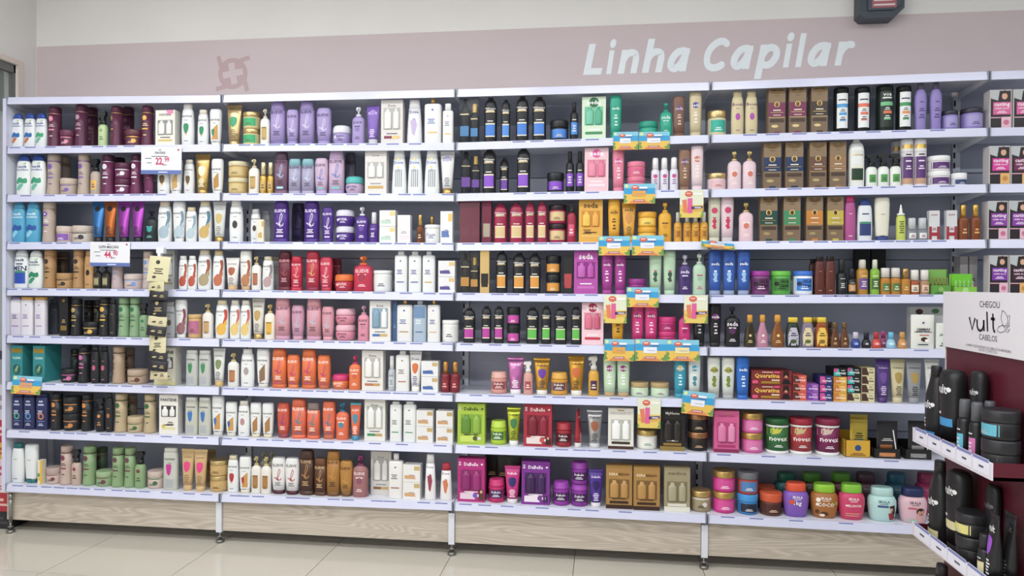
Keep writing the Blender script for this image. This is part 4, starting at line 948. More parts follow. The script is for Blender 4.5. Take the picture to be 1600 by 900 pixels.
P(3, 'carton', 'white carton with pearly front', [632], 24, 336, 'E4E2E2 mC9A860 E6D9DC 9A9AA0', m='band')
P(3, 'serum', 'amber serum bottle with gold spray cap', [657, 669], 11, 336, 'g7A4524 mCFAA5A 5A3018 E6C9A0', cw=.5)
P(3, 'jar', 'plain white jar with white lid', [676], 25, 352, 'E6E6E4 ECECEA EDEDEB 5A6AA0', 'Dove', lv=.82)
P(3, 'carton', 'tall white carton with blue print', [698.5], 22, 330, 'E2E4E6 mC9A860 5A78B4 6A6A88', m='corner')
BU = '7A1F3E'
P(3, 'twin', 'burgundy twin pack with cream labels', [735], 32, 314, f'{BU} 3A1420 D9C49A', sleeve='g6A1F38')
P(3, 'carton', 'narrow burgundy carton with sage label', [761], 16, 314, '6E1E38 6E1E38 A49A84 D9C49A', m='band', more=[('tall_label', 'A49A84', [('r', -.75, .75, .16, .46)])])
P(3, 'tres', 'broad burgundy bottle with cream label', [782, 807], 21.5, 318, 'A01F48 A01F48 D9C08A', cap=1)
P(3, 'tres', 'slim burgundy bottle with cream label', [828, 847], 15.5, 316, 'A01F48 A01F48 D9C08A')
P(3, 'jar', 'burgundy jar with black lid', [871], 28, 321, 'A01F48 2A1A20 D9C08A 4A1A28', stack=2, lv=.72)
P(3, 'spray', 'crimson spray bottle with black trigger', [893], 14, 316, 'A01F40 17171A D05A74 F0D6DC', bt=.74, m='panel')
YE = 'E3A81C'
P(3, 'kit', 'amber yellow kit box', [923], 38.5, 312, 'E0A83E C98A2A E8B858 5A3A1A', 'seda', b1='EDC04A', b2='E8A840', win=(.36, .74), more=[('foot_print', '6A4A20', [('l', .2, .32, 3, .4, -.3)])])
P(3, 'cone', 'sunny yellow bottle standing on its cap', [959.5], 19.5, 312, f'{YE} {YE} D2941A 4A3A20')
P(3, 'tube', 'sunny yellow tube with metallic sheen', [982.5], 23, 315, 'E2A62E E2A62E C98A3A 5A4420', 'seda')
P(3, 'jar', 'sunny yellow jar', [1011], 30, 332, f'{YE} {YE} F0CE5A 4A3A20', stack=2)
P(3, 'pump', 'sunny yellow pump bottle', [1039], 21, 317, f'{YE} {YE} D2941A 4A3A20')
P(3, 'mist', 'small amber serum bottle with clear cap', [1059, 1074.5, 1087.5, 1099.5], 12.5, 332, 'DDA22A D6D2C8 C98A20 5A4420', bt=.66, cw=.5)
P(3, 'cone', 'pale sage bottle with red flower', [1114.5], 20, 309, 'CCCBB4 CCCBB4 C9406A B03A5A', '-', motif='C9305A')
P(3, 'cone', 'pale pink bottle with red flower', [1136], 21, 308, 'DEC6CE C9C0C4 C9406A B03A5A', '-', motif='C9305A')
P(3, 'pump', 'pale pink pump bottle with gold pump', [1165.5], 23, 317, 'E4C4CC mC9B06A D0765E F4E6E0')
for cx_, hx_, nm_ in ((1199.5, '1F4A40', 'bottle green'), (1235.5, '3F8A5E', 'bright green'), (1270.5, 'C9802E', 'orange'), (1303, 'C2AE3E', 'mustard yellow')):
    P(3, 'carton', f'brown dye carton with {nm_} band', [cx_], 31.5, 307, f'8C7559 8C7559 {hx_} D9BE7A', m='dye', dr=.7)
P(3, 'oval', 'purple bottle with pink cap, curly-haired face', [1328], 19, 307, 'B0508E D9357A 5A3AA0 F4EAF2', '-', m='none', )
P(3, 'hs', 'white bottle with navy cap', [1351], 24, 311, 'DDE2E6 2A3F80 2E3E74 3A4A74', '-', panel=1)
P(3, 'ovalc', 'cream bottle standing on navy cap', [1378], 24, 309, 'DFDCCB 2A3F80 3A4A80 6A5A40', '-', m='none')
P(3, 'applic', 'yellow-green applicator bottle, white nozzle', [1407.5], 15, 320, 'C3CC5A EDEDEA C3CC5A 4A5A20')
P(3, 'serum', 'small clear serum bottle with red text', [1425, 1441], 15, 341, 'xC9CDD0 C3C7CB E6E6E6 8A2A3A', cw=.8, bt=.5)
P(3, 'carton', 'small silver and red carton', [1459, 1486], 21, 329, 'D2D2D4 B9B9BC A02A36 8A2430', 'ELSEVE', m='band', tv=.85, more=[('red_base', 'A02A36', [('p', [(-1, .46), (-.5, .46), (-.5, .02), (-1, .02)]), ('p', [(1, .46), (.5, .46), (.5, .02), (1, .02)])])])
P(3, 'serum', 'tall amber oil bottle with gold cap', [1505, 1524], 16, 320.5, 'g8A4A22 mDDB050 7A3A18 E6B060', cw=.55, bt=.66)
P(3, 'carton', 'hair colour box with violet title panel', [1560, 1592.5], 32.5, 314, 'C9C4C4 C9C4C4 8E3AA8 F4E4EC', m='model', dr=.62)

# ---- fourth shelf
P(4, 'hs', 'white bottle with blue fade panel', [34], 23, 391, 'E4E8EA E4E8EA 2A50B4 24365E', 'MEN', panel=1)
P(4, 'hs', 'white bottle with dark green swoosh', [58], 23, 392, 'E4EAE6 E4EAE6 2E8A62 2A4A6E', a2='3A9A74')
TA = 'AE8656'
P(4, 'salon', 'caramel bottle with black badge', [79], 18, 391, f'{TA} {TA} 3A2A20 4A3424')
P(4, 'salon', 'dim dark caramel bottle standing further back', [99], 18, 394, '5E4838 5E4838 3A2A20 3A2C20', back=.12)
P(4, 'jar', 'caramel jar with black badge', [102.5], 24.5, 427, 'B48C5C B08858 2E2420 3A2A1C', m='disc', lv=.62)
P(4, 'salon', 'caramel bottle with black ring, beside tube', [124], 17, 391, f'{TA} {TA} 3A2A20 4A3424')
P(4, 'oval', 'flat caramel bottle with black badge', [140], 15, 392, 'C09460 C09460 2E2420 4A3424', '-', m='mark')
P(4, 'pump', 'small black-capped bottle with sage label', [153, 167.5], 13.5, 416, '26241F 17181A A49A74 2A261E', m='panel')
P(4, 'salon', 'pale mauve bottle under the price card', [184], 17, 394, 'B9A6A6 B9A6A6 8AA0C9 8A8AA8')
P(4, 'jar', 'pale mauve jar with blue badge', [208], 28, 428, 'C6B4B0 CDBCB6 7A9AD0 7A6A70', m='disc', lv=.62)
P(4, 'salon', 'pale mauve bottle with blue badge', [231], 16, 393, 'C0AEA8 C0AEA8 6A92D0 7A8AB0')
P(4, 'kit', 'silver kit box behind the hanging sachets', [264], 27, 391, 'C9CACB A0A4A6 B4A878 3A3A3C', 'PANTENE', back=.05, tw=.8)
P(4, 'oval', 'short white bottle with red swash', [286.5, 301], 14.5, 400, f'{W1} DEDEDC B04A34 56585C', m='ribbon', pc='B9503A')
P(4, 'oval', 'white bottle with rust ribbon, sage swash', [320], 22, 391, f'{W1} D9CDB4 9A5440 56585C', m='ribbon', pc='A89A78')
P(4, 'oval', 'white bottle with rust swash, gold cap', [342], 18.5, 392, f'{W1} CDB98A A4503A 56585C', m='ribbon', pc='C06A4A')
P(4, 'tube', 'white tube with rust and tan foot', [364], 22, 403, 'E2DFDA C9A878 A85A3C 7A6A60', 'PANTENE')
P(4, 'ovalc', 'tall white bottle with rust ribbon', [384.5], 18, 392, 'E2E2DE C2A078 A85A3C 6A5A50', m='ribbon', pc='B87A50')
P(4, 'pump', 'white pump bottle with rust label', [401], 15, 401, 'E4E2DC C9B47A B06A48 7A5A40', m='panel')
P(4, 'oval', 'white bottle with grey ribbon', [419], 18, 401, 'E2E2E0 C9BFA4 8A8288 56585C', m='ribbon', pc='B49A9A')
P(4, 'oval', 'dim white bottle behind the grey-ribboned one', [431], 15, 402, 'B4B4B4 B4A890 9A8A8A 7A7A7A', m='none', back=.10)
RE = 'B62842'
P(4, 'els', 'dark wine bottle with flourish', [446], 20, 393, '6A1F34 5A1A2C 9A4A4A D9A0A8')
P(4, 'els', 'clear red bottle with bright edge', [463], 17.5, 401, 'C0203E C0203E F0A0A4 F4D6DA', band='E46A7A')
P(4, 'els', 'tall red bottle with gold flourish', [489], 21, 393, f'{RE} {RE} D9A060 F4D0D6', base='8A1F3E')
P(4, 'elsc', 'red bottle standing on its cap', [509.5], 20, 402, f'C2304C {RE} F0C0C4 F4D0D6', band='E0808E')
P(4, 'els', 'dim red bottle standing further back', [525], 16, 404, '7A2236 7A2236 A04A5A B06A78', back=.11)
P(4, 'bowl', 'red jar with orange lid', [539], 30, 429, f'{RE} E0702A F0B0A0 F4D0D6')
P(4, 'pump', 'large red bottle with orange pump', [569], 30, 401, f'C02C4A E0702A A02440 F4D0D6', 'ELSEVE')
P(4, 'jar', 'tall plain white jar with leaf mark', [597], 29, 423, 'E2E4E2 E6E8E6 E4E6E4 4A4A58', lv=.84)
P(4, 'slab', 'white bottle with blue stripe', [627, 648.5], 20, 393, 'E4E6E6 E0E2E2 4A5AA0 3A4A8A', cv=.9, cw=.5)
P(4, 'slab', 'white bottle with gold stripe', [670], 20, 393, 'E4E6E6 E0E2E2 C9A050 3A4A8A', cv=.9, cw=.4)
P(4, 'carton', 'low white carton with violet band', [699], 30, 408, 'E2E2E4 mCDB27A 5A4A90 6A6A80', m='corner', stack=2)
OR = 'D9963A'
P(4, 'twin', 'clear twin pack, black bottles with amber labels', [734], 30, 394, '1C1C1A mCDA85C E0A03A', sleeve='x3A3A36')
P(4, 'carton', 'narrow gold carton with black label', [758], 16, 392, 'mC2A568 mC2A568 1C1A18 2A2418', m='band', more=[('tall_label', '1C1A18', [('r', -.8, .8, .22, .46)])])
P(4, 'tres', 'black bottle with amber label', [784], 18, 392, f'{BK} {BK} {OR}')
P(4, 'tres', 'broad black bottle with amber label', [811], 20.5, 395, f'{BK} {BK} {OR}')
P(4, 'tres', 'black bottle with amber label beside jars', [835.5], 18.5, 395, f'{BK} {BK} {OR}')
P(4, 'jar', 'black jar with gold label', [864.5], 24, 400, f'{BK} 1D1E22 {OR} E6D9B4', stack=2)
P(4, 'carton', 'narrow black carton with red label', [887.5], 15, 397, '1B1A1C 1B1A1C B04048 D9D2C0', m='band', more=[('tall_label', 'B04048', [('r', -.8, .8, .2, .5)])])
MA = 'A2358E'
P(4, 'kit', 'magenta kit box', [915.5], 38.5, 392, 'B24AA4 8E2E84 C86ABC FAF0F8', 'seda', b1='C060B4', b2='B850AC', win=(.36, .74))
P(4, 'cone', 'magenta bottle standing on its cap', [948.5, 969], 18.5, 394, f'{MA} {MA} 8A2A7C F2DCEE')
P(4, 'jar', 'low magenta jar behind a promotion card', [995], 27, 436, f'{MA} 98308A 8A2A7C F2DCEE')
P(4, 'cone', 'mint green bottle with leaf print', [1024, 1046], 20, 392, 'B2D0B0 B2D0B0 B2D0B0 C0407A', '-', motif='3A5A48')
P(4, 'pump', 'deep purple pump bottle', [1070], 20, 399, '47306E B9B4C6 3A2660 E6E0F0', 'seda')
P(4, 'pump', 'mint green pump bottle', [1092.5], 21, 397, 'B2D0B4 C6D6C8 9ABFA0 C0407A')
P(4, 'cone', 'royal blue bottle standing on its cap', [1117, 1139, 1161.5], 21, 392, '2F5AAE 8A9AB8 28509E F0F4FA', motif='9AC0E6')
P(4, 'jar', 'clear magenta gel jar with magenta lid', [1187.5], 31, 424, '7A3A74 A0309A 5E2A5A F0DCEE', lv=.8, more=[('title_print', '1E1420', [T('GELA', .56, .5, .22), T('TINA', .38, .5, .22)]), ('round_mark', '1E1420', [('d', -.5, .46, .24)])])
P(4, 'jar', 'clear green gel jar with green lid', [1220], 31, 424, '4FA63A 66C040 3A7A30 1C2A18', lv=.8, more=[('title_print', '14240E', [T('GELA', .56, .5, .22), T('TINA', .38, .5, .22)]), ('round_mark', '14240E', [('d', -.5, .46, .24)])])
P(4, 'jar', 'white and blue gel jar with blue lid', [1254.5], 31, 424, 'E0E6F0 3A70D0 3A7ACF E8F0FA', lv=.8, more=[('title_print', '16244E', [T('GELA', .56, .5, .22), T('TINA', .38, .5, .22)]), ('round_mark', '16244E', [('d', -.5, .46, .24)])])
P(4, 'oval', 'brown bottle with black cap', [1281, 1297], 16.5, 401, '5E2A22 1C1718 6E342A C9A060', '-', m='none')
P(4, 'oval', 'dim brown bottle standing further back', [1271], 15, 405, '45241F 1C1718 55302A 8A6A4A', '-', m='none', back=.10)
P(4, 'carton', 'big black carton at the back', [1345, 1372], 26, 390, '1E1E20 1E1E20 2A2A2E 3A3A40', m='band', back=.2)
P(4, 'mist', 'small black bottle with silver lettering', [1315], 16, 405, '1B1C1E 26282B 2A2C30 C9C9C9', cw=.6)
P(4, 'mist', 'smaller black bottle with amber label', [1330.5], 14, 420, '1B1C1E 26282B C98A40 C9C9C9', cw=.6)
P(4, 'mist', 'amber oil spray with purple label', [1347.5], 18.5, 406, 'gC08A2A D6D0C4 6A4A9A E6DCC0', bt=.74, cw=.62)
P(4, 'mist', 'lime oil spray with dark label', [1367], 15, 406, 'g8EC040 D6DAC8 3F6A3A E6F0C0', bt=.74, cw=.55)
P(4, 'serum', 'amber oil bottle with green label', [1383, 1399], 16, 419, 'gC8862A D9D4CC 4F7A40 E6DCC0', cw=.85, bt=.64)
P(4, 'serum', 'amber oil bottle with wooden cap', [1414.5], 15, 420, 'gC2842A mB4905A B07A2A E6C98A', cw=.7, bt=.62)
P(4, 'serum', 'red oil bottle with white cap', [1429], 15, 422, 'gB05A34 E2DDD6 E0D6C0 3A2A20', cw=.85, bt=.58)
P(4, 'serum', 'pink oil bottle with white cap', [1445.5], 15, 422, 'gB4906A E2DDD6 E0B9A0 3A2A20', cw=.85, bt=.58)
P(4, 'display', 'green ampoule display tray', [1471], 33, 421, '5A9A3A 5A9A3A 86B45A 2E4A20', lv=.36, dr=.5, amp='g8A8040', card='7AB04E')
P(4, 'display', 'bright lime ampoule display with grey card', [1509], 38, 428, '7FC03A 7FC03A A8D67E 2E4A20', lv=.36, dr=.45, amp='xCFE0B8', card='6CC81E')
P(4, 'carton', 'grey hair colour box seen edge on', [1507, 1521], 12.5, 401, 'ADA9AB ADA9AB C98AA6 5A4A54', m='band', back=.14, dr=2, fw=1)
P(4, 'carton', 'hair colour box with purple title panel', [1561], 31, 399, 'C9C4C4 C9C4C4 7E36A6 F4E4EC', m='model', dr=.62)
P(4, 'carton', 'hair colour box with dark plum title panel', [1592.5], 31, 399, 'C9C4C4 C9C4C4 4A2238 F4E4EC', m='model', dr=.62, cp='E2B06A', fp='C98A3A')

# ---- fifth shelf
P(5, 'slab', 'slab bottle, lilac foot and white top', [26.5], 17, 465, 'D0CAD8 A890C0 8A70B0 5A4A7A', cv=.95, cw=.7, shade='E2DEE6')
P(5, 'slab', 'white slab bottle with lilac print, orange top', [44, 63.5], 18, 464, 'E2DFE6 D9A650 B48ACB 8A6AB0', cv=.93, cw=.97)
P(5, 'oval', 'dim grey bottle at the back', [83], 14, 468, '5A5E68 5A5E68 6A6E78 7A7E88', m='none', back=.12)
P(5, 'carton', 'tall black carton with gold disc', [104], 20, 464, '1E1B1D 1E1B1D mB8924A B89860', m='band', more=[('gold_disc', 'mB8864A', [('d', 0, .9, .36)])])
P(5, 'salon', 'black bottle with gold lettering', [122.5], 17, 467, f'{BK} {BK} B89A50 B8A060', ring='mC9A85A')
P(5, 'salon', 'dim black bottle standing further back', [138, 153], 15, 469, f'{BK} {BK} 6A5A38 6A5A38', back=.11)
P(5, 'jar', 'black jar with gold badge', [141], 26.5, 502, f'{BK} 1D1E22 E0B04A C9A860', m='disc', lv=.64)
P(5, 'salon', 'black bottle with yellow badge', [164.5], 17.5, 465, f'{BK} {BK} E0B43E C9A860', ring='mC9A85A')
P(5, 'oval', 'flat black bottle with gold line', [179], 12, 468, f'{BK} {BK} B89A50 B89A50', '-', m='none')
GR = '86A67E'
P(5, 'salon', 'sage green bottle with green badge', [193, 210.5], 17, 465, f'{GR} {GR} 2F7A52 3A5A44', ring='m3A5A44')
P(5, 'spray', 'sage green spray bottle, black trigger', [225], 13.5, 474, f'{GR} 17191A 2F7A52 3A5A44', bt=.66)
P(5, 'oval', 'silver bottle behind the hanging sachets', [266], 16, 472, 'BFC1C4 BFC1C4 6A5A48 56585C', m='mark')
P(5, 'ovalc', 'white bottle with burgundy ribbon', [284], 18, 468, f'{W1} DCDCDA 8A4A54 56585C', m='ribbon', pc='9A6A70')
P(5, 'jar', 'gold jar with pink bars', [304], 21, 491, 'C9A468 CDA870 B8688A 6A4A30', lv=.84)
P(5, 'pump', 'white pump bottle with tan label', [324.5], 17, 475, 'E2DFD8 C9B47A C09A6A 7A6A50', m='panel')
P(5, 'oval', 'white bottle with red and yellow swash', [347], 21, 469, f'{W1} D9CDA8 C9463A 56585C', m='ribbon', pc='E2B040')
P(5, 'oval', 'white bottle with pale red swash', [369, 385], 17, 469, f'{W1} DDDACC C9605A 56585C', m='ribbon', pc='E0C070')
P(5, 'tube', 'white and gold tube with red line', [402.5], 21, 466, 'D6D2C6 mC3A468 B89858 6A6458', 'PANTENE')
P(5, 'pump', 'white pump bottle with yellow label', [420], 17, 476, 'E6E0D0 C9AE6A D9A830 7A6A30', m='panel')
PK = 'D294A0'
P(5, 'els', 'tall rose pink bottle with silver flourish', [442, 490.5], 23, 466, f'{PK} {PK} B4BFD0 5A3A48', base='C490AA')
P(5, 'elsc', 'mauve pink bottle standing on its cap', [465.5], 20, 477, 'C492A8 C492A8 B4BFD0 5A3A48')
P(5, 'elsc', 'rose pink bottle standing on its cap', [513], 19, 479, f'{PK} {PK} B4BFD0 5A3A48')
P(5, 'bowl', 'rose pink jar with pale lid', [540], 31, 482, f'D88A9E E0AEBC C06A84 4A2A38', stack=2)
P(5, 'pump', 'rose pink pump bottle', [568], 18, 478, f'D88A9E C490A4 C0809A 4A2A38', 'ELSEVE')
P(5, 'kit', 'white kit box with blue window', [595.5], 37.5, 470, 'E0DEDA 8AA4B4 3F6EA8 6A6A84', 'Dove', more=[('gold_band', G, [('r', 0, .72, .12, .18)])], b1='7E9EB4', b2='E6E6E4', win=(.32, .82), tw=.32)
P(5, 'carton', 'dim blue carton edge at the back', [617.5], 9, 471, '3A5A86 3A5A86 4A6A96 6A8AB0', m='none', back=.03)
P(5, 'slab', 'white pump bottle with bronze stripe', [632.5], 25, 470, 'E4E4E2 mC9A050 A88A5A 4A5AA0', cv=.9, cw=.22)
P(5, 'slab', 'blue-shaded pump bottle', [656.5], 21, 470, 'A8BACB B4BCC4 4A6A9A E6EEF4', cv=.9, cw=.4, shade='6A8AB0')
P(5, 'slab', 'white pump bottle with small gold stripe', [678], 20, 470, 'E4E4E2 mC9A050 C9B08A 4A5AA0', cv=.9, cw=.22)
P(5, 'jar', 'plain white jar with leaf mark', [704], 26, 500, 'E2E2DE E8E8E4 E4E4E0 4A4A58', lv=.84)
P(5, 'tres', 'broad black bottle with magenta label', [733], 19, 481, f'{BK} {BK} B83E9E')
P(5, 'tres', 'black bottle with magenta label', [760, 779.5], 15.5, 478, f'{BK} {BK} B83E9E')
P(5, 'jar', 'black jar with magenta label', [802.5], 21, 480, f'{BK} 1D1E22 C84AA8 E6D9C4', stack=2)
P(5, 'tres', 'broad black bottle with green label', [832, 876], 19.5, 480, f'{BK} {BK} 5FB84A')
P(5, 'tres', 'slim black bottle with green label', [853.5, 900], 15.5, 478, f'{BK} {BK} 5FB84A')
P(5, 'kit', 'rose kit box with crimson round', [926], 35, 473, 'ECC6CE D08A9A C8304E FBF0F2', 'seda', more=[('round_logo', 'A82046', [('d', 0, .88, .42)]), ('logo_print', 'FBF4F6', [T('seda', .88, .44)])], b1='D9708A', b2='CC5A7A', win=(.36, .76))
P(5, 'cone', 'yellow bottle under the tall promotion card', [965], 19.5, 473, f'{YE} {YE} D2941A 4A3A20')
HP = 'D0357E'
P(5, 'cone', 'hot pink bottle standing on its cap', [996, 1017], 20, 473, f'{HP} {HP} A82468 F7DCEA')
P(5, 'jar', 'hot pink jar', [1042], 29, 495, f'{HP} {HP} A82468 F2C4DA', stack=2)
P(5, 'pump', 'hot pink pump bottle', [1069.5], 19, 482, f'{HP} A82468 A82468 F7DCEA')
P(5, 'cone', 'black bottle under the tall promotion card', [1092], 20, 473, '1C1C1F 1C1C1F 3A3A40 D6D6D8')
P(5, 'cone', 'black bottle with violet round badge', [1117], 20, 475, '1A191C 1A191C 7A3A78 E6DCE8')
P(5, 'pump', 'black pump bottle with violet badge', [1144], 25, 480, '1A191C 1A191C 5A2A5A E6DCE8', 'seda')
P(5, 'bell', 'dark olive bell bottle with yellow cap', [1171.5], 19, 492, 'g3A3018 E0A030 3A3018 D9C98A')
P(5, 'bell', 'pink bell bottle with yellow cap', [1191.5], 19, 492, 'gC88AA0 E0A030 C88AA0 F4E6EA')
P(5, 'bell', 'amber bell bottle with yellow cap', [1215], 22, 492, 'g8A5424 E0A030 8A5424 E6C98A')
P(5, 'flatoil', 'black oil bottle with yellow cap', [1239], 23, 496, '1F2A22 EAC82A 4A5A30 3A3050', lab='B9B4C4')
P(5, 'flatoil', 'lilac oil bottle with yellow cap', [1262], 21, 496, 'g8A7A90 EAC82A 5A6A34 3A3050', lab='D6C89A')
P(5, 'flatoil', 'orange oil bottle with yellow cap', [1284], 22, 496, 'g9A4A1A EAC82A 8A6A2A 5A3A10', lab='E6C04A')
P(5, 'flatoil', 'dim oil bottle behind, yellow cap', [1274], 16, 496, 'g5A4030 D2B42A 6A5A34 5A4A40', back=.07)
P(5, 'bell', 'small amber bottle with bronze cap', [1305, 1319.5], 15, 504, 'g6A4020 m8A6A3A 6A4020 D9B98A')
P(5, 'bell', 'dim small amber bottle standing further back', [1297], 14, 503, 'g4A3020 m5A4A30 4A3020 8A6A4A', back=.07)
for cx_, b_, c_, l_, nm_ in ((1337, '2A3F8A', 'CDC6D2', '4A6AC0', 'tiny blue bottle with pale cap'), (1354, '17191C', '1A2030', '3A3E48', 'tiny black bottle with black cap'), (1369.5, 'C84438', 'B82E34', 'E6766A', 'tiny red bottle with red cap'),
                              (1392, '8AC0D8', '6AB6DC', 'B9DCE8', 'tiny sky blue bottle'), (1410, 'C98A4A', 'C9984A', 'E0AC70', 'tiny orange bottle with tan cap')):
    P(5, 'teardrop', nm_, [cx_], 15.5, 519, f'{b_} {c_} {l_} F0F0F0')
P(5, 'teardrop', 'tiny magenta bottle standing behind', [1380.5], 13, 518, 'A84A7A B0307A C87AA0 F0F0F0', back=.06)
P(5, 'pouch', 'white sachet with coconut picture', [1443], 37, 492, 'E2E2DA E2E2DA 4A2C22 2A3A4A', back=.02, dr=.2, shape=[('d', .1, .27, .3, .7)], more=[('coconut_flesh', 'F2EEE6', [('d', .34, .23, .2, .8)]), ('red_title', 'C03A3A', [('l', .38, .43, 1, .45, .1)]), ('title', '222A38', [T('CREME DE', .57, .6), T('HIDRATAÇÃO', .49, .75)]), ('round_mark', '4A5AA0', [('d', 0, .76, .1)])])
P(5, 'pouch', 'white sachet with green leaf picture', [1473], 20, 505, 'DDE2D8 DDE2D8 4F8A4A 2A3A2A', back=.02, shape=[('d', .2, .2, .4, .6)])
P(5, 'carton', 'pale sachet carton behind the coconut sachet', [1446], 60, 480, 'C4C6C4 C4C6C4 8A9A8A 5A5A5A', m='none', back=.10, dr=.25, more=[('coconut_print', '4A2C22', [('d', -.45, .88, .22, .8)]), ('leaf_print', '4A7A52', [('d', .5, .9, .22, .7)])])

# ---- sixth shelf
P(6, 'carton', 'teal box with yellow strip and leaf print', [26, 60], 19, 540, '2A8A8E 2A8A8E D0A83C D6ECE8', 'CLEAR', tv=.66, tw=.7, m='none', dr=1.7, turn=0, fw=1, more=[('yellow_strip', 'mC9A440', [('r', -.85, .85, .80, .92)]), ('round_print', '20565A', [('d', 0, .34, .62, 1.3)]), ('green_print', '4F8058', [('d', -.1, .30, .34, 1.2)]), ('leaf_print', '8AB07A', [('p', [(-.3, .3), (.1, .46), (.35, .42), (.1, .3)])])])
P(6, 'salon', 'black bottle with pink badge turned aside', [100], 16, 543, f'{BK} {BK} D060A0 C078A0', turn=-30)
P(6, 'salon', 'dim black bottle between pink-badged bottles', [118], 17, 545, '15191B 15191B 2A3A3A 3A4A4A', back=.11)
P(6, 'jar', 'black jar with pink lettering', [110.5], 25.5, 575, f'{BK} 1D1E22 D060A0 D890B4', m='disc', lv=.64)
P(6, 'salon', 'black bottle with bright pink badge', [132.5], 18, 541, f'{BK} {BK} D060A8 C888B0')
P(6, 'oval', 'flat black bottle with rose badge', [150, 164.5], 14, 541, f'{BK} {BK} C0587E C8889E', '-', m='mark')
SA = 'AE957C'
P(6, 'salon', 'sand bottle with brown stripe', [184], 18, 541, f'{SA} {SA} 6A4A34 5A4434', ring='m5A4434', turn=-40)
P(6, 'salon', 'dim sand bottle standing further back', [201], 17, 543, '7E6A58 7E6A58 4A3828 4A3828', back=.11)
P(6, 'jar', 'sand jar with brown badge', [215], 29, 576, 'B39C84 B9A38C 6A4234 4A3428', m='disc', lv=.62)
P(6, 'kit', 'cream kit box behind the hanging sachets', [262], 44, 543, 'E2DFD0 6A6A62 CFC892 3A3A38', 'PANTENE', win=(.44, .74), tw=.85, dr=.5, more=[('yellow_fade', 'DDD69A', [('r', -1, 1, .01, .10)]), ('oil_drop', 'D9B440', [('d', -.5, .2, .14)])])
P(6, 'clearb', 'clear bottle with green emblem', [300.5, 320], 19, 547, 'gC6C9C2 CFD0CA 3A8A5A 5A5C5C')
P(6, 'tube', 'white tube with gold and green foot', [342], 19.5, 544, 'DCDED8 C9A868 7A8A58 5A5C58', 'PANTENE')
P(6, 'pump', 'white pump bottle with copper label', [365], 17.5, 552, 'E2DFDA C9B06A B4784A 7A5A40', m='panel')
P(6, 'oval', 'white bottle with slim grey emblem', [387], 21, 545, f'{W1} E0E0DE A89A96 56585C', m='mark')
P(6, 'ovalc', 'white bottle with brown slanted panel', [411], 20.5, 545, f'{W1} CFCCC4 8A6A4A 56585C', m='slant')
OG = 'E0703A'
P(6, 'els', 'tall orange bottle with magenta flourish', [437, 483], 23, 545, f'{OG} {OG} C03078 FBE6DC', base='D06430', band='B04A6A')
P(6, 'elsc', 'orange bottle with bronze shoulder', [459], 20.5, 554, f'{OG} D87A48 C03078 FBE6DC', band='B04A6A')
P(6, 'elsc', 'slim orange bottle standing on its cap', [507.5], 20.5, 555, f'{OG} B05A34 C03078 FBE6DC', band='B04A6A')
P(6, 'bowl', 'orange jar with pink lid', [532], 27, 584, f'{OG} D0306E F4C0A0 FBE6DC')
P(6, 'pump', 'orange bottle with raspberry pump', [554.5], 19, 556, f'{OG} C02C60 D05A3A FBE6DC', 'ELSEVE')
P(6, 'kit', 'white kit box with copper and gold band', [584], 38.5, 548, 'DFDBD4 B4B0AA B4704A 6A6A80', 'Dove', more=[('gold_band', G, [('r', .1, .72, .12, .18)])], win=(.32, .82), tw=.32)
P(6, 'mist', 'slim grey mist bottle with white top', [612], 11.5, 556, 'AEB6BC E4E6E6 C4CCD0 7A828A', cw=.6)
P(6, 'slab', 'white bottle with copper stripe', [629.5], 21.5, 548, 'E4E4E2 E0E0DE B8643A 7A6A60', cv=.9, cw=.45)
P(6, 'tube', 'white tube with yellow and red foot', [650.5], 19.5, 548, 'E2E0DC E6E4E0 D06A2A 4A4A80', 'Dove', more=1)
P(6, 'oval', 'dim white bottle behind the striped tube', [667], 16, 549, 'B4B4B4 B4B4B4 9A9A9A 8A8A8A', m='none', back=.10)
P(6, 'carton', 'low white carton with blue band', [672], 31, 565, 'E2E2E2 mCDB27A 3F66A8 6A6A80', m='corner', stack=2)
P(6, 'serum', 'amber and garnet oil bottle, gold cap', [696, 711], 14.5, 565, '7A1C2A mD0964A 8A2430 E6B0A0', cw=.52, bt=.62)
P(6, 'pinch', 'salmon pink jar with wine label', [780], 27, 580, 'D09488 DDA89C 8A3A48 F4DCD6')
P(6, 'tube', 'shiny pink tube with white cap', [806], 26, 558, 'mC878B4 E2DEE2 B860A4 FBEAF4', 'DaBelle')
P(6, 'spray', 'small salmon spray bottle', [825], 15, 564, 'D09A90 E0DAD8 A84A54 F4DCD6', bt=.66, m='panel')
P(6, 'tube', 'gold tube with purple label', [848], 26, 559, 'mCF9A2C E2DED2 6A3AA0 3A2A50', 'DaBelle')
P(6, 'pinch', 'golden yellow jar with purple label', [873], 28, 581, 'D0962A D8A43A 4A2E60 F4E6C4')
P(6, 'tube', 'gold tube with orange label', [900.5], 26.5, 556, 'mCF9A2C E2DED2 C8602A 3A2A20', 'DaBelle')
P(6, 'spray', 'golden yellow spray bottle, clear trigger', [927.5], 17, 556, 'D6A030 CFCDC4 4A2E50 F4E6C4', bt=.64, m='panel')
P(6, 'cone', 'mint bottle with plum round, tan cap', [952.5, 974], 20.5, 556, 'BCD6B4 B09468 8A2A70 FAF0F6')
P(6, 'jar', 'mint jar with tan lid', [999, 1031], 29.5, 596, 'C2D8BA B49A6A D6E4CE 8A2A70', m='disc', lv=.66)
P(6, 'cone', 'teal blue bottle under promotion card', [1062.5], 20, 555, '2A96B0 2A96B0 D6C48A E6F2F4')
P(6, 'cone', 'white bottle with blue round, flower print', [1085], 20, 555, 'D6DEDA A8B0B0 3A9AB8 F2F6F6', motif='4A8A9A')
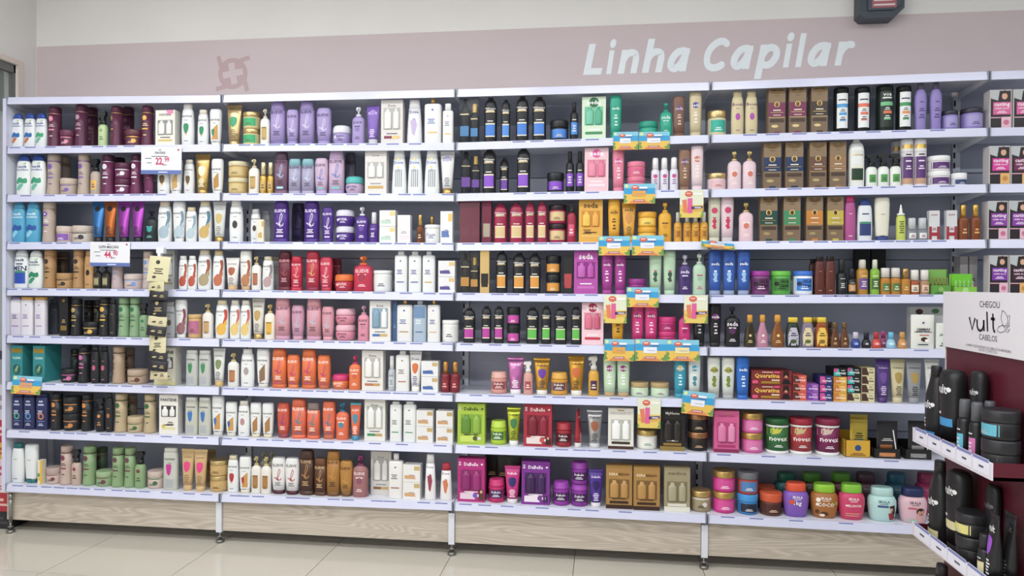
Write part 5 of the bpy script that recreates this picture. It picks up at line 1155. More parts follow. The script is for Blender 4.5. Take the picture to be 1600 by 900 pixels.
P(6, 'cone', 'white bottle with olive flower print', [1115, 1137.5], 20.5, 558, 'D2D6CE A4A9AC A8A040 5A6A3A', motif='7A8A34')
P(6, 'cone', 'cobalt blue bottle standing on its cap', [1160], 21, 557, '2468C0 2468C0 1E5AB0 EAF2FA')
def loaf(xs, look, w, top, cols, n, base=0, **o):
    P(6, 'carton', look, xs, w, top, cols, stack=n, back=.03, dr=o.pop('dr', 2.2), turn=0, **o)
loaf([1206], 'maroon keratin carton with yellow title', 65, 580, '7A2226 7A2226 D8A83A F2C64A', 2, m='quer', dr=.75, name='hair_straightening_box')
loaf([1250.5], 'small coral carton', 21.5, 588, 'D65A48 5A2A2A D65A48 F6E4DC', 3, m='novex')
loaf([1270], 'small lilac carton', 19, 601, '9A58B0 6A3AA0 9A58B0 F4E6F6', 2, m='novex')
loaf([1291], 'small navy carton', 20, 589, '28306E D04A90 28306E F0F0F6', 3, m='novex', sp='D04A90')
loaf([1313], 'small amber carton on the mixed pile', 21, 589.5, 'E0A83A C87A34 E0A83A FBF2E0', 3, m='novex')
loaf([1313], 'small black carton topping the amber pile', 21, 576, '1C1A1C 3AB0AC 1C1A1C F0F0F0', 1, m='novex', sp='D04A90', lift=3)
loaf([1335], 'small cream carton under the black ones', 21, 615, 'D6CCA0 4A3028 D6CCA0 4A3A28', 1, m='novex')
loaf([1335], 'small black carton with teal and pink corner', 21, 576, '1C1A1C 3AB0AC 1C1A1C F0F0F0', 3, m='novex', sp='D04A90', lift=1)
loaf([1357], 'small cream carton with brown corner', 20.5, 576, 'D6CCA0 4A3028 D6CCA0 4A3A28', 4, m='novex')
P(6, 'tube', 'deep purple tube on its cap', [1380], 23, 561, '4E3078 4A2C70 6A4A94 D6C8E6', 'Defrizante')
P(6, 'tube', 'cream tube with gold streak', [1401.5], 24.5, 561, 'C8BE96 C8BE96 A8904A 4A4234', 'Defrizante', more=1)
P(6, 'tube', 'silver grey tube with gold streak', [1427.5], 26, 561, '8E9094 8E9094 A8904A 2A2A2E', 'Defrizante', more=1)
P(6, 'tube', 'white tube behind the black display bottle', [1456], 24, 561, 'CFCFCB CFCFCB B4B0A8 5A5A5A', 'Defrizante')

# ---- seventh shelf
for cx_, l_, nm_ in ((29, '5AA890', 'navy bottle with sea-green round print'), (47.5, '5A90C8', 'navy bottle with pale blue round print'), (67, 'C87A60', 'navy bottle with rust round print')):
    P(7, 'slab', nm_, [cx_], 18, 615, f'252B58 252B58 6A78B0 D6DCF0', cv=.93, cw=.9, shade='2E3668', more=[('round_print', l_, [('d', 0, .38, .5, 1.1)]), ('print_centre', '2A2F5A', [('d', .02, .38, .28, 1.1)]), ('title_print', 'C8D0EA', [('l', .68, .86, 2, .55), ('l', .12, .2, 2, .5)])])
P(7, 'salon', 'black bottle with orange badge', [90, 136.5], 17, 614, f'{BK} {BK} D98A3E C98A4A', ring='mC98A5A')
P(7, 'jar', 'black jar with orange badge', [115], 26.5, 618, f'{BK} 1D1E22 C8803A D09A5A', stack=2, m='disc')
P(7, 'spray', 'small black spray bottle with orange badge', [157.5], 13.5, 622, f'{BK} {BK} D98A3E C98A4A', bt=.66)
P(7, 'oval', 'flat black bottle with rust badge', [171], 12, 614, f'{BK} {BK} A86A3A C98A4A', '-', m='mark')
P(7, 'salon', 'tan bottle with green badge', [190], 18.5, 614, 'B9A582 B9A582 2F6A3E 3A5A3A', ring='m2A4A34')
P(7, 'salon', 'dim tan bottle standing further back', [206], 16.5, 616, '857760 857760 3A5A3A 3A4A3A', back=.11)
P(7, 'jar', 'tan jar with green badge', [212], 24.5, 649, 'BCA886 C2AE8C 2F6A3E 3A4A34', m='disc', lv=.62)
P(7, 'salon', 'tan bottle with green badge beside white kit', [235], 18.5, 615, 'B9A582 B9A582 2F6A3E 3A5A3A', ring='m2A4A34')
P(7, 'kit', 'white kit box, blue-marked bottles in window', [266.5], 38, 617, 'E4E1DA 3A3638 DDD49A 2E2C2C', 'PANTENE', win=(.44, .72), tw=.85, more=[('blue_pill', '3A7AC0', [('d', -.36, .54, .12, 1.5), ('d', .5, .54, .1, 1.5)]), ('oil_drop', 'D9B440', [('d', -.55, .2, .18)]), ('fine_title', '6A6040', [('l', .24, .34, 2, .4, .2)])])
P(7, 'clearb', 'clear bottle with blue emblem', [299.5, 320], 19.5, 620, 'gCBCDBF CFD0CA 3A72B8 5A5C5C')
P(7, 'ovalc', 'white bottle with blue emblem, gold slant', [340.5], 19.5, 618, f'{W1} C4C4C2 3A72B8 56585C', m='stripe')
P(7, 'ovalc', 'short white bottle with blue emblem', [361.5], 18, 628, f'{W1} D0CCC0 3A62A8 56585C', m='stripe')
P(7, 'oval', 'white bottle with slim pink emblem', [381], 19, 626, f'{W1} E0DDD0 B88A8A 56585C', m='mark')
P(7, 'ovalc', 'short white bottle with bronze slant', [400, 419], 17.5, 629, f'{W1} D6CDB0 A8783E 56585C', m='slant')
P(7, 'elsc', 'dark orange bottle with plum shoulder', [443], 19.5, 629, 'C85038 8A3A4A 8A3A88 FBE0D8')
CO = 'DE6844'
P(7, 'els', 'tall coral bottle with teal flourish', [467.5], 23, 623, f'{CO} {CO} 3A88A0 FBE6DC', band='8A5A6A')
P(7, 'els', 'shorter coral bottle with grey cap rim', [490], 20.5, 629, f'{CO} 8A7A78 3A88A0 FBE6DC', band='8A5A6A')
P(7, 'elsc', 'coral bottle standing on its cap', [514], 20.5, 627, f'{CO} B85A3C 3A78A0 FBE6DC', band='8A5A6A')
P(7, 'pump', 'coral bottle with blue pump', [535], 21, 629, f'{CO} 2F7A9A 3A88A0 FBE6DC', 'ELSEVE')
P(7, 'tube', 'coral tube with teal ends', [555.5], 17, 629, f'{CO} 3A8AA8 3A88A0 FBE6DC', 'ELSEVE', end='2FA0B0')
P(7, 'kit', 'white kit box with green and gold band', [587], 37.5, 625, 'E0DED6 B4B4AC 2F8A5A 6A6A80', 'Dove', more=[('gold_band', G, [('r', .05, .72, .12, .18)])], win=(.30, .84), tw=.32)
P(7, 'slab', 'white bottle with green stripe', [619], 18.5, 627, 'E4E6E4 E0E2E0 2F9A60 5A6A60', cv=.93, cw=.6)
P(7, 'slab', 'broad white bottle with green stripe', [641], 20.5, 627, 'E4E6E4 E0E2E0 2F9A60 5A6A60', cv=.93, cw=.6)
P(7, 'carton', 'low white carton with tan band', [664.5, 696], 30.5, 642, 'E2E0DE mCDB27A C89A68 6A6A80', m='corner', stack=2)
def dab(row, x, top, body, dark, ink, look, **o):
    P(row, 'kit', look, [x], 47, top, f'{body} {dark} E4DCD8 {ink}', 'DaBelle', win=(.26, .74), tw=.52, b1=o.pop('b1'), b2=o.pop('b2'), more=[('foot_panel', o.pop('fp'), [('p', [(-.8, .06), (-.8, .20), (.2, .23), (.3, .06)])]), ('round_print', o.pop('rp'), [('d', .30, .15, .17)]), ('side_mark', 'F0E6EA', [('l', .84, .94, 3, .1, -.82)]), ('corner_star', ink, [('p', [(.70, .875), (.8, .90), (.9, .875), (.8, .85)])])]+o.pop('more', []), **o)
LM = 'A4C22E'
dab(7, 737.5, 631, LM, '7FA82E', '2A3A1A', 'lime kit box with avocado print', b1='5E8A2A', b2='8AB03A', fp='C8DA5A', rp='4A5A24')
P(7, 'pinch', 'lime jar with dark green label', [779.5], 27, 656, 'A6C61E B8D43A 3A6A3A F0F6D8')
P(7, 'tube', 'lime yellow tube with white cap', [802.5], 22, 636, 'mB8C42A E2E2DC 3A7A4A 3A4A20', 'DaBelle')
dab(7, 841, 632, 'A8243A', '7E1A2C', 'F6E6E6', 'red kit box with woman print', b1='7A1A2C', b2='8E2036', fp='E6D6D2', rp='C84A54', more=[('hair_print', '3A211C', [('p', [(.55, .05), (.6, .22), (.76, .26), (.92, .2), (.95, .05)])]), ('face_print', 'D09A80', [('d', .74, .2, .08, 1.3)])])
P(7, 'pinch', 'red jar with black label', [881], 26, 659, '96202E A82A38 3A1A1E F4E0E0')
P(7, 'tube', 'red tube seen edge on', [903], 20, 639, 'A82032 DAD6D4 7A1A26 F4E0E0', 'DaBelle', turn=78)
P(7, 'tube', 'silver tube with rust label', [929], 25, 640, 'mB0B0B0 C8C8C8 9A5A3A 3A3A3C', 'DaBelle')
P(7, 'kit', 'white kit box with coconut title', [970], 41.5, 638, 'DFDCD2 B8B8AE 3A2A24 B0AEA6', 'COCONUTS', win=(.22, .72), tw=.8, b1='EDEFEA', b2='EDEFEA', more=[('green_label', '3F8A6A', [('r', -.6, -.15, .30, .35), ('r', .18, .62, .30, .35)]), ('dark_foot', '4A2E26', [('r', -1, 1, .0, .07)]), ('gold_line', G, [('r', -.25, .25, .93, .96)])])
P(7, 'jar', 'white jar with wide gold lid', [1011], 33.5, 669, 'E2E0D6 mC8A860 EAE8E0 3F8A6A', lv=.72)
P(7, 'kit', 'black kit box with gold outlines', [1050], 41.5, 638, '1C1A18 0F0E0E mB08A4A E6E2D8', 'MyHorse', win=(.22, .74), tw=.56, b1='2A2623', b2='2A2623', more=[('gold_foot', 'mB09450', [('r', -1, 1, .0, .1)]), ('gold_outline', 'mB89A58', [('r', -.62, -.18, .30, .315), ('r', .2, .62, .30, .315), ('r', -.66, -.62, .3, .6), ('r', .64, .68, .3, .6)])])
P(7, 'jar', 'black jar with copper lid', [1090], 32.5, 644, '1B1816 mA87850 24201E D6B08A', stack=2, lv=.68)
P(7, 'kit', 'pink kit box with straight-hair title', [1134], 43, 642, 'D0588E B8407A A82E6A A83078', 'Super Liso', win=(.24, .72), tw=.66, b1='DA78A8', b2='E08AB4', more=[('dark_foot', '8A2458', [('r', -1, 1, .0, .08)]), ('gold_mark', G, [('r', -.25, .25, .93, .95)])])
P(7, 'jar', 'pink jar with gold lid', [1175], 34.5, 643, 'D0589C mC8A25A DA78AE F6E4EE', stack=2, lv=.68)
P(7, 'drum', 'green tub with yellow leaf print', [1214], 37, 651, '2A6A34 1F5A2C C2C43A F0F4EC')
P(7, 'drum', 'red tub with palm print, crimson lid', [1251], 36, 651, 'A83238 A82238 C8B47A F6ECE6')
P(7, 'drum', 'plum tub with pale leaf print', [1292.5], 38, 651, '7A1F52 8A1F48 CDB4A8 F6ECF0')
P(7, 'display', 'yellow sachet display box', [1341.5], 40, 650, 'D0A01E D0A01E 2A4A80 6A3A20', lv=.40, dr=1.3, turn=0)
for bk_, tp_, nm_ in ((.030, 662, 'front'), (.058, 656, 'middle'), (.088, 649, 'rear')):
    P(7, 'pouch', f'{nm_} gold sachet in the yellow display box', [1342.5], 28, tp_, 'mC9AE3E mC9AE3E 3F86A8 2A2A1E', back=bk_, inside=True, turn=0, shape=[('d', .1, .46, .5, .35)], more=[('title_print', '2A2818', [('l', .60, .74, 2, .5)])])
P(7, 'display', 'black sachet display box with copper trim', [1387], 43, 655, '1B191B 1B191B C8804A C89068', lv=.24, dr=1.2, turn=0, shape=[('r', -.6, .6, .06, .14)])
P(7, 'display', 'black sachet display box with silver trim', [1436], 42, 655, '1B191B 1B191B 8A8A8C B0B0B0', lv=.24, dr=1.2, turn=0, shape=[('r', -.6, .6, .06, .14)])

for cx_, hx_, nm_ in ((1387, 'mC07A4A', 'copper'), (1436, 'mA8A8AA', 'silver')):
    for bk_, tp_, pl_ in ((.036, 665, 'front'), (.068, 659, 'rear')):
        P(7, 'pouch', f'{pl_} black sachet with {nm_} print in display', [cx_], 33, tp_, f'232124 232124 {hx_} C9C4C0', back=bk_, inside=True, turn=0, shape=[('r', -.7, .5, .26, .38)], more=[('shine_print', 'D6D8D8', [('p', [(.5, .84), (.62, .84), (.92, .24), (.8, .24)])])] if pl_ == 'front' else [])  # diagonal white reflection painted on the front sachets

# ---- bottom shelf
P(8, 'oval', 'white bottle with teal cap on top', [29.5], 20, 692, 'E2E6E6 1F6E72 3A4A54 3A4A54', '-', m='none')
P(8, 'ovalc', 'white bottle standing on teal cap', [48.5], 20.5, 694, 'E4E8E8 1F6E72 3A4A54 3A4A54', '-', m='none')
P(8, 'carton', 'small yellow and white carton', [68], 14, 720, 'E2DAC0 D8B02A D8B02A B0703A', m='band', dr=1.0, more=[('yellow_side', 'E0B62E', [('r', .1, 1, 0, 1)]), ('green_mark', '5A9A5A', [('r', -.9, .0, .3, .45)])])
P(8, 'jar', 'pale blush jar with wine badge', [85], 23, 728, 'C4B0A4 B49E96 7A3A48 5A3A40', m='disc', lv=.64)
P(8, 'salon', 'pale blush bottle with wine badge', [105], 19.5, 695, 'BFA89C B8A298 8A3A50 6A4048', ring='m6A3A48')
P(8, 'spray', 'pale blush spray bottle, black top', [123], 14.5, 702, 'BFA89C 26242A 8A3A50 6A4048', bt=.64)
SG = '86A274'
P(8, 'salon', 'light green bottle with wine badge', [140.5], 19.5, 696, f'{SG} {SG} 6E3A4A 4A5A40', ring='m5A3A40')
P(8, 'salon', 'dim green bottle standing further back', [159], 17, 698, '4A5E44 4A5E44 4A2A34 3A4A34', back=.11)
P(8, 'jar', 'light green jar with wine badge', [163.5], 26.5, 733, f'{SG} 98B286 6E3A4A 4A3A38', m='disc', lv=.64)
P(8, 'salon', 'light green bottle with wine badge, by sprayer', [184.5, 203], 18.5, 698, f'{SG} {SG} 6E3A4A 4A5A40', ring='m5A3A40')
P(8, 'spray', 'light green spray bottle, black trigger', [221], 16, 705, f'{SG} 1A1C1C 6E3A4A 4A5A40', bt=.66, m='disc')
P(8, 'jar', 'blush jar with green badge', [241], 26.5, 733, 'C4B2A6 C2B0A4 2F6A44 4A5A44', m='disc', lv=.66)
P(8, 'clearb', 'clear bottle with magenta emblem', [267.5], 22, 699, 'gCBCEC2 CFCFC4 C02E90 5A5C5C')
P(8, 'tube', 'matte gold tube with pink emblem', [295, 315], 21, 701, 'C9A874 C9A874 E03A80 8A6A48', 'PANTENE', more=1)
P(8, 'tube', 'dim gold tube standing further back', [330], 18, 702, '8E744E 8E744E 7A4A40 6A5438', 'PANTENE', back=.10)
P(8, 'jar', 'gold jar with magenta label', [339], 29, 716, 'C2A062 mC9AE74 C2A062 5A4224', stack=2, lv=.72, m='disc', more=1)
P(8, 'oval', 'white bottle with red pill emblem', [364], 18, 711, f'{W1} D9CDB0 B03038 56585C')
P(8, 'ovalc', 'white bottle with red emblem, gold slant', [386], 18.5, 713, f'{W1} D9D2BC B03038 56585C', m='stripe')
P(8, 'pump', 'white pump bottle with gold striped label', [401, 417.5], 16, 713, 'E4DFD6 C9B47A A8783E 7A5A34', m='panel')
P(8, 'pump', 'dim pump bottle behind the gold-labelled pair', [412, 425], 13, 706, 'B4AE9E A89868 8A7A50 6A5A40', back=.09)
P(8, 'elsc', 'white bottle with red heart print', [437, 460], 22, 714, 'E4E2E0 4A1A24 A8283E 5A5A5C')
P(8, 'els', 'tall dark brown bottle', [484], 23, 703, '4A2E20 4A2E20 B8864A C8A070')
P(8, 'els', 'shorter dark brown bottle with gold swirl', [500.5], 20, 715, '543420 6A4428 C0904A D8B080')
P(8, 'els', 'tall golden brown bottle', [521], 21, 704, 'A8742E A8742E C89040 3A2818', base='6A4420')
P(8, 'elsc', 'golden brown bottle standing on its cap', [534], 20.5, 719, 'B07C34 6A4420 C89040 3A2818')
P(8, 'pump', 'mauve bottle with plum pump', [557], 24, 711, '9E6A6A 7A2858 8A5064 F0DCDC', 'ELSEVE')
P(8, 'kit', 'white kit box with brown and gold band', [597], 37, 706, 'D6D3CC ABA8A2 8A5A4A 8A8A94', 'Dove', back=.08, more=[('gold_band', G, [('r', .0, .72, .12, .18)])], win=(.32, .82), tw=.3)
P(8, 'slab', 'white pump bottle with brown stripe', [619], 23, 708, 'E6E4E0 DCDCDA 9A5A44 6A6A70', cv=.84, cw=.35)
P(8, 'carton', 'low white carton with apricot band', [645], 32, 727, 'E4E2DE mCDB27A D0A070 6A6A80', m='corner', stack=2)
P(8, 'taper', 'tall tapered white bottle with wine print', [672.5], 17.5, 709, 'E4E2E2 E4E2E2 9A3A54 6A6A80')
P(8, 'taper', 'tapered white bottle with red cap', [697], 19, 723, 'E4E0DE B02C40 D0764A 6A6A80')
dab(8, 737.5, 717, 'B02078', '8A1A62', 'F6E6F0', 'magenta kit box with woman print', b1='8A2068', b2='9A2A74', fp='E0C8D8', rp='6A5AC0', more=[('hair_print', '5A3424', [('p', [(.55, .05), (.6, .26), (.76, .32), (.92, .26), (.95, .05)])]), ('face_print', 'D8A488', [('d', .76, .24, .09, 1.3)])])
P(8, 'pouch', 'black and gold pouch at the back', [768, 785, 803], 24, 713, '1E1A16 1E1A16 mB8924A B89860', back=.13)
P(8, 'pinch', 'raspberry jar with navy label', [777], 27, 746, 'B81E62 C82A70 2E2A5E F6E0EC')
P(8, 'tube', 'raspberry tube with white cap', [800], 25, 727, 'C02A78 D8D4D6 2E2A6A F6E0EC', 'DaBelle')
dab(8, 837.5, 722, '7A2A8E', '4A1A5E', 'F2E6F6', 'violet kit box with white foot', b1='3A1A4E', b2='3E2056', fp='EADFEA', rp='7A3A90', more=[('bottle_print', '3E2056', [('r', .55, .68, .06, .2), ('r', .72, .85, .06, .22)])])
P(8, 'pinch', 'violet jar with dark label', [877], 27.5, 750, '8A2E9A 9A3AAA 2E1A40 F0E0F4')
P(8, 'pinch', 'stacked violet jar with orange mark', [905.5], 28, 720, '7E2A90 9A3AAA 2E1A40 F0E0F4', stack=2)
P(8, 'tube', 'deep violet tube with white cap', [931], 23.5, 733, '4A2A8A DAD6DC 2E1A60 EADCF6', 'DaBelle')
P(8, 'kit', 'bronze kit box with keratin title', [967, 1010], 42.5, 728, 'A87E3E 7A5A2C 3A2418 5A3A1A', '-', win=(.24, .68), b1='B88A4A', b2='B88A4A', more=[('light_title', 'F0DCB0', [T('KERA', .80, .34, -.42)]), ('dark_title', '5A2A18', [T('BRILHO', .80, .42, .36)]), ('dark_foot', '3A2018', [('r', -1, 1, .0, .09)]), ('dark_label', '2E1C14', [('r', -.56, -.18, .34, .385), ('r', .24, .58, .34, .385)])])
P(8, 'kit', 'olive kit box with cassava title', [1057], 43.5, 731, '9E9270 7E7454 E0DCCC 6A624A', 'mandioca', win=(.22, .68), tw=.7, b1='A8A082', b2='A8A082', more=[('pale_foot', 'E2DECE', [('r', -1, 1, .0, .11)]), ('dark_label', '2E2A22', [('r', -.56, -.18, .36, .40), ('r', .24, .58, .36, .40)])])
P(8, 'jar', 'olive jar with gold and white lid', [1095], 32.5, 763, '9A8C6C mC8A868 E0DCD0 4A4232', lv=.72, m='disc')
P(8, 'jar', 'magenta jar with gold rim lid', [1131], 36, 732, 'C82A84 mC8A25A D84A98 FBE6F2', stack=2, lv=.68)
P(8, 'jar', 'blue jar under the grey-lidded red jar', [1168], 33, 768, '2A78B8 3A94D6 24283A E6E6EA', lv=.64, turn=0)
P(8, 'jar', 'red jar with grey lid, on blue jar', [1168], 33, 734, 'A83A30 6A6C72 4A80B8 F4E6DE', lv=.68, lift=1, turn=0)
P(8, 'jar', 'brown jar with orange lid', [1204], 36, 766, '5A2E22 D0542A 4A241C E6C9B0', lv=.62)
P(8, 'jar', 'dim brown jar with orange lid behind', [1196], 32, 757, '4A2820 B04824 4A241C A08068', lv=.62, back=.12)
def tub(x, w, top, body, lid, t, look, **o):
    P(8, 'tub', look, [x], w, top, f"{body} {lid} {o.pop('acc', body)} {o.pop('ink', 'F4F0EC')}", t, **o)
tub(1243, 41, 752, '8056B8', 'E0502A', 'SKALA', 'purple tub with orange lid', acc='D8502A', shape=[('d', -.45, .46, .24, .7)], t2='1kg', t2w=.3)
tub(1288, 44, 754, 'A8682A', '8EC824', 'SKALA', 'caramel tub with lime lid', acc='5A3418', shape=[('d', -.1, .14, .3, .6), ('d', -.6, .2, .14, 1.2)], t2='COCO', more=[('cream_swirl', 'F2EADC', [('d', -.55, .56, .16, 1.1), ('d', -.6, .42, .12, 1.0), ('d', -.25, .1, .2, .5)]), ('green_leaf', '8AA83A', [('d', .75, .46, .14, 1.0)])])
tub(1329.5, 42, 754, 'CC3A66', '7EC02A', 'SKALA', 'watermelon pink tub with green lid', acc='E8B08A', shape=[('r', -.6, .5, .18, .2), ('r', -.6, .4, .12, .14)], t2='MELANCIA')
tub(1377.5, 45, 759, 'B4D8D4', 'B0D6D2', 'SKALA', 'aqua tub with woman in red print', acc='3A4A8A', ink='2A5A6A', shape=[('r', -.45, .3, .44, .5)], more=[('hair_print', '2A1A16', [('p', [(.35, .48), (.75, .52), (.85, .1), (.6, .1), (.55, .3)])]), ('dress_print', '9A2030', [('p', [(.3, .26), (.6, .3), (.7, .06), (.4, .06)])]), ('face_print', 'D8A080', [('d', .52, .38, .1, 1.3)])])
tub(1425.5, 44.5, 760, 'DDB4C0', '1E2A58', 'SKALA', 'blush tub with navy lid', acc='C8506A', ink='4A3A48', shape=[('r', -.5, .1, .42, .47)], more=[('green_fade', '9ACAAE', [('p', [(-.75, .12), (.75, .12), (.65, .05), (-.65, .05)])]), ('hair_print', '3A2018', [('d', .35, .36, .3, .9)]), ('face_print', 'C8907A', [('d', .28, .32, .14, 1.2), ('d', .52, .34, .12, 1.2)]), ('dress_print', 'D8A4A0', [('p', [(.1, .22), (.7, .24), (.7, .06), (.1, .06)])])])
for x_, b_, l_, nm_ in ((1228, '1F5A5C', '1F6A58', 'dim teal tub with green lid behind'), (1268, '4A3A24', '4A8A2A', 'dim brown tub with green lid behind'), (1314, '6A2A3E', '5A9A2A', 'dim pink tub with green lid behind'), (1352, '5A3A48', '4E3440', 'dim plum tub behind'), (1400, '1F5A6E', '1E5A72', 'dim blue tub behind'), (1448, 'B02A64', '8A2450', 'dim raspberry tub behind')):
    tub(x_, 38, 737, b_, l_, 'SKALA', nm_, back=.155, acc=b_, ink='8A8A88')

# ------------------------------------------------------------------ cards clipped to the shelf edges
def quad_prims(w, h, y, prims):
    fr = Front(w, 2*abs(y), h, (), 2, True)
    return draw(fr, prims, 0)
def card(px, w, y0, y1, look, kind_, row, tilt=0, roll=0, yaw=0, box_hex='E4E6F2', Y=-.0145):
    c0 = on_y(px-w/2, y1, Y); c1 = on_y(px+w/2, y1, Y); tp = on_y(px, y0, Y)
    W = c1.x-c0.x; H = tp.z-on_y(px, y1, Y).z; b = on_y(px, y1, Y)
    r = thing('promotion_card', look, 'card', (b.x, Y, b.z), 0, None)
    r.rotation_euler = (math.radians(tilt), math.radians(roll), math.radians(yaw))
    obj('card_board', mesh('card_board', box(-W/2, W/2, 0, .0012, 0, H), 'pDCE0C4' if kind_ == 'tall' else 'pE0C060'), r)
    def pr(nm, hx, prims, k): obj(nm, mesh(nm, quad_prims(W, H, .0004+.0004*k, prims), 'p'+hx), r)
    if kind_ == 'wide':
        pr('sky_print', '7CC4DC', [('r', -1, 1, .76, 1)], 0); pr('sea_print', '2E9ED2', [('r', -1, 1, .46, .77)], 1)
        pr('sand_print', 'E4BC4C', [('r', -1, 1, .0, .47)], 2); pr('orange_print', 'DE8A4A', [('p', [(-.7, 0), (.7, 0), (.5, .12), (-.5, .14)])], 3)
        pr('sun_print', 'D2E4A0', [('d', -.82, .88, .12)], 3)
        pr('badge', 'D8604A', [('d', -.28, .80, .24, .62)], 4); pr('badge_mark', 'F0D0C4', [('r', -.42, -.16, .80, .86)], 5)
        pr('title_strip', 'EDEFF2', [('r', .0, .50, .75, .84)], 4); pr('title_line', '5A6AA8', [('r', .0, .5, .68, .72)], 5)
        pr('price_box', box_hex, [('r', -.46, .40, .36, .64)], 6); pr('price_line', '8A8EA8', [('r', -.2, .3, .47, .49)], 7)
        pr('foot_strip', 'A8506A', [('r', -.38, .34, .10, .20)], 5); pr('foot_line', 'F0D8D0', [('r', -.32, .28, .13, .165)], 6)
        pr('palm_print', '6E9A4A', [('p', [(-1, .46), (-.8, .36), (-.9, .24), (-.75, .1), (-1, .02)]), ('p', [(1, .36), (.86, .26), (.9, .2), (.62, .12), (.8, .02), (1, .02)])], 4)
    else:
        pr('sand_print', 'E0C45C', [('r', -1, 1, 0, .46)], 0); pr('wave_print', 'D8A84A', [('p', [(-1, .30), (1, .44), (1, .24), (-.6, .18)])], 1)
        pr('badge', 'D8604A', [('d', -.24, .86, .34, .75)], 2); pr('badge_mark', 'F0D0C4', [('r', -.44, -.08, .86, .895)], 3)
        pr('title_strip', 'EDEFEA', [('r', .1, .92, .82, .9)], 2); pr('price_band', '4A3A6E', [('p', [(.0, .30), (.95, .34), (.9, .42), (.0, .40)])], 3); pr('price_line', 'F2EEF4', [('r', .25, .8, .345, .375)], 4)
        pr('bottle_print', 'E07A5A', [('p', [(-.82, .64), (-.42, .66), (-.36, .18), (-.66, .18)])], 2); pr('pink_bottle_print', 'DC5A96' , [('r', -.34, .06, .16, .70)], 3)
        pr('palm_print', '7AA04A', [('p', [(1, .28), (.82, .2), (.88, .1), (.7, .02), (1, .02)]), ('p', [(-1, .16), (-.85, .1), (-.9, .02), (-1, .02)])], 4)
    return r
BL = 'beach-blue promotion card'
card(977.5, 39, 206, 234, BL+' below the emerald bottle on the top shelf', 'wide', 1)
card(1022, 48, 206, 233, BL+' below the emerald jar on the top shelf', 'wide', 1)
card(999, 49, 287, 318, BL+' below the pink jars on the second shelf', 'wide', 2, box_hex='E0A040')
card(1080.5, 37, 297, 340, 'tall sand-yellow promotion card under the bronze brown bottle', 'tall', 2)
card(959.5, 49, 369, 399, BL+' below the sunny yellow bottle, third shelf', 'wide', 3)
card(1012, 50, 368, 399, BL+' below the sunny yellow jars, third shelf', 'wide', 3)
card(1122, 52, 369, 388, 'promotion card bent upward at the joint of third and fourth bays', 'wide', 3, tilt=-52, roll=6, Y=-.045)
card(961, 36, 461, 505, 'tall sand-yellow promotion card beside the rose kit box, fifth shelf', 'tall', 4)
card(1004, 50, 449, 480, BL+' hanging over the hot pink bottles', 'wide', 4, Y=-.019)
card(1087, 37, 461, 505, 'tall sand-yellow promotion card over the black bottle, fifth shelf', 'tall', 4)
card(967.5, 47, 530, 564, BL+' with orange price box over the mint bottles', 'wide', 5, box_hex='DDA040')
card(1016.5, 49, 530, 564, BL+' with white price box over the mint jars', 'wide', 5)
card(1066.5, 51, 531, 564, BL+' with cream price box over the teal blue bottle', 'wide', 5, box_hex='E8D8A0')
card(1014, 36, 623, 669, 'tall sand-yellow promotion card over the gold-lidded white jar', 'tall', 6)
card(1089, 50, 612, 648, 'tilted beach-blue promotion card over the copper-lidded black jars', 'wide', 6, roll=5)
card(39.5, 41, 588, 616, 'crooked beach-blue promotion card under the teal boxes', 'wide', 6, roll=3, yaw=8, tilt=-8, box_hex='D89A6A', Y=-.03)

def price_card(px, w, y0, y1, word, word_w, big, small, look, roll):
    Y = -.0165
    a, b = on_y(px-w/2, y1, Y), on_y(px+w/2, y1, Y); W = b.x-a.x; H = on_y(px, y0, Y).z-on_y(px, y1, Y).z; m_ = on_y(px, y1, Y)
    r = thing('price_card', look, 'card', (m_.x, Y, m_.z)); r.rotation_euler = (0, math.radians(roll), 0)
    obj('card_board', mesh('card_board', box(-W/2, W/2, 0, .0012, 0, H), 'pE6E6EC'), r)
    bb = obj('blue_band', mesh('blue_band', box(-W/2, W/2, -.0006, 0, 0, H*.145), 'p5E74B4'), r)
    obj('band_print', mesh('band_print', join(box(-W*.06, W*.16, -.0009, -.0006, H*.055, H*.09)), 'pDDE2F2'), bb)
    ink = obj('lettering', mesh('lettering', join(flat_text(word, W*word_w, -.0007, .1, .01, -W*.03, H*.79, tall=1.35), box(-W*.24, W*.16, -.0009, -.0005, H*.645, H*.668), box(-W*.40, -W*.24, -.0009, -.0005, H*.575, H*.595), box(-W*.36, -W*.24, -.0009, -.0005, H*.41, H*.43), box(W*.06, W*.14, -.0009, -.0005, H*.335, H*.355), box(-W*.07, -.0, -.0009, -.0005, H*.89, H*.91)), 'p3E3E46'), r)
    obj('price_figures', mesh('price_figures', join(flat_text(big+',', W*.20, -.0008, 0, .03, -W*.04, H*.46, tall=1.3), flat_text(small, W*.115, -.0008, 0, .02, W*.14, H*.54, tall=1.3)), 'pCC3A66'), r)
    obj('corner_mark', mesh('corner_mark', quad_prims(W, H, .0008, [('d', .84, .90, .05)]), 'pC05A70'), r)
price_card(251.5, 63, 230, 272, 'PANTENE', .26, '22', '99', 'white price card reading twenty-two ninety-nine under the cream kit box', 1.0)
price_card(171.5, 62, 378, 416, 'SUPER MASCARA', .50, '44', '90', 'white price card reading forty-four ninety under the black-capped tubes', .5)

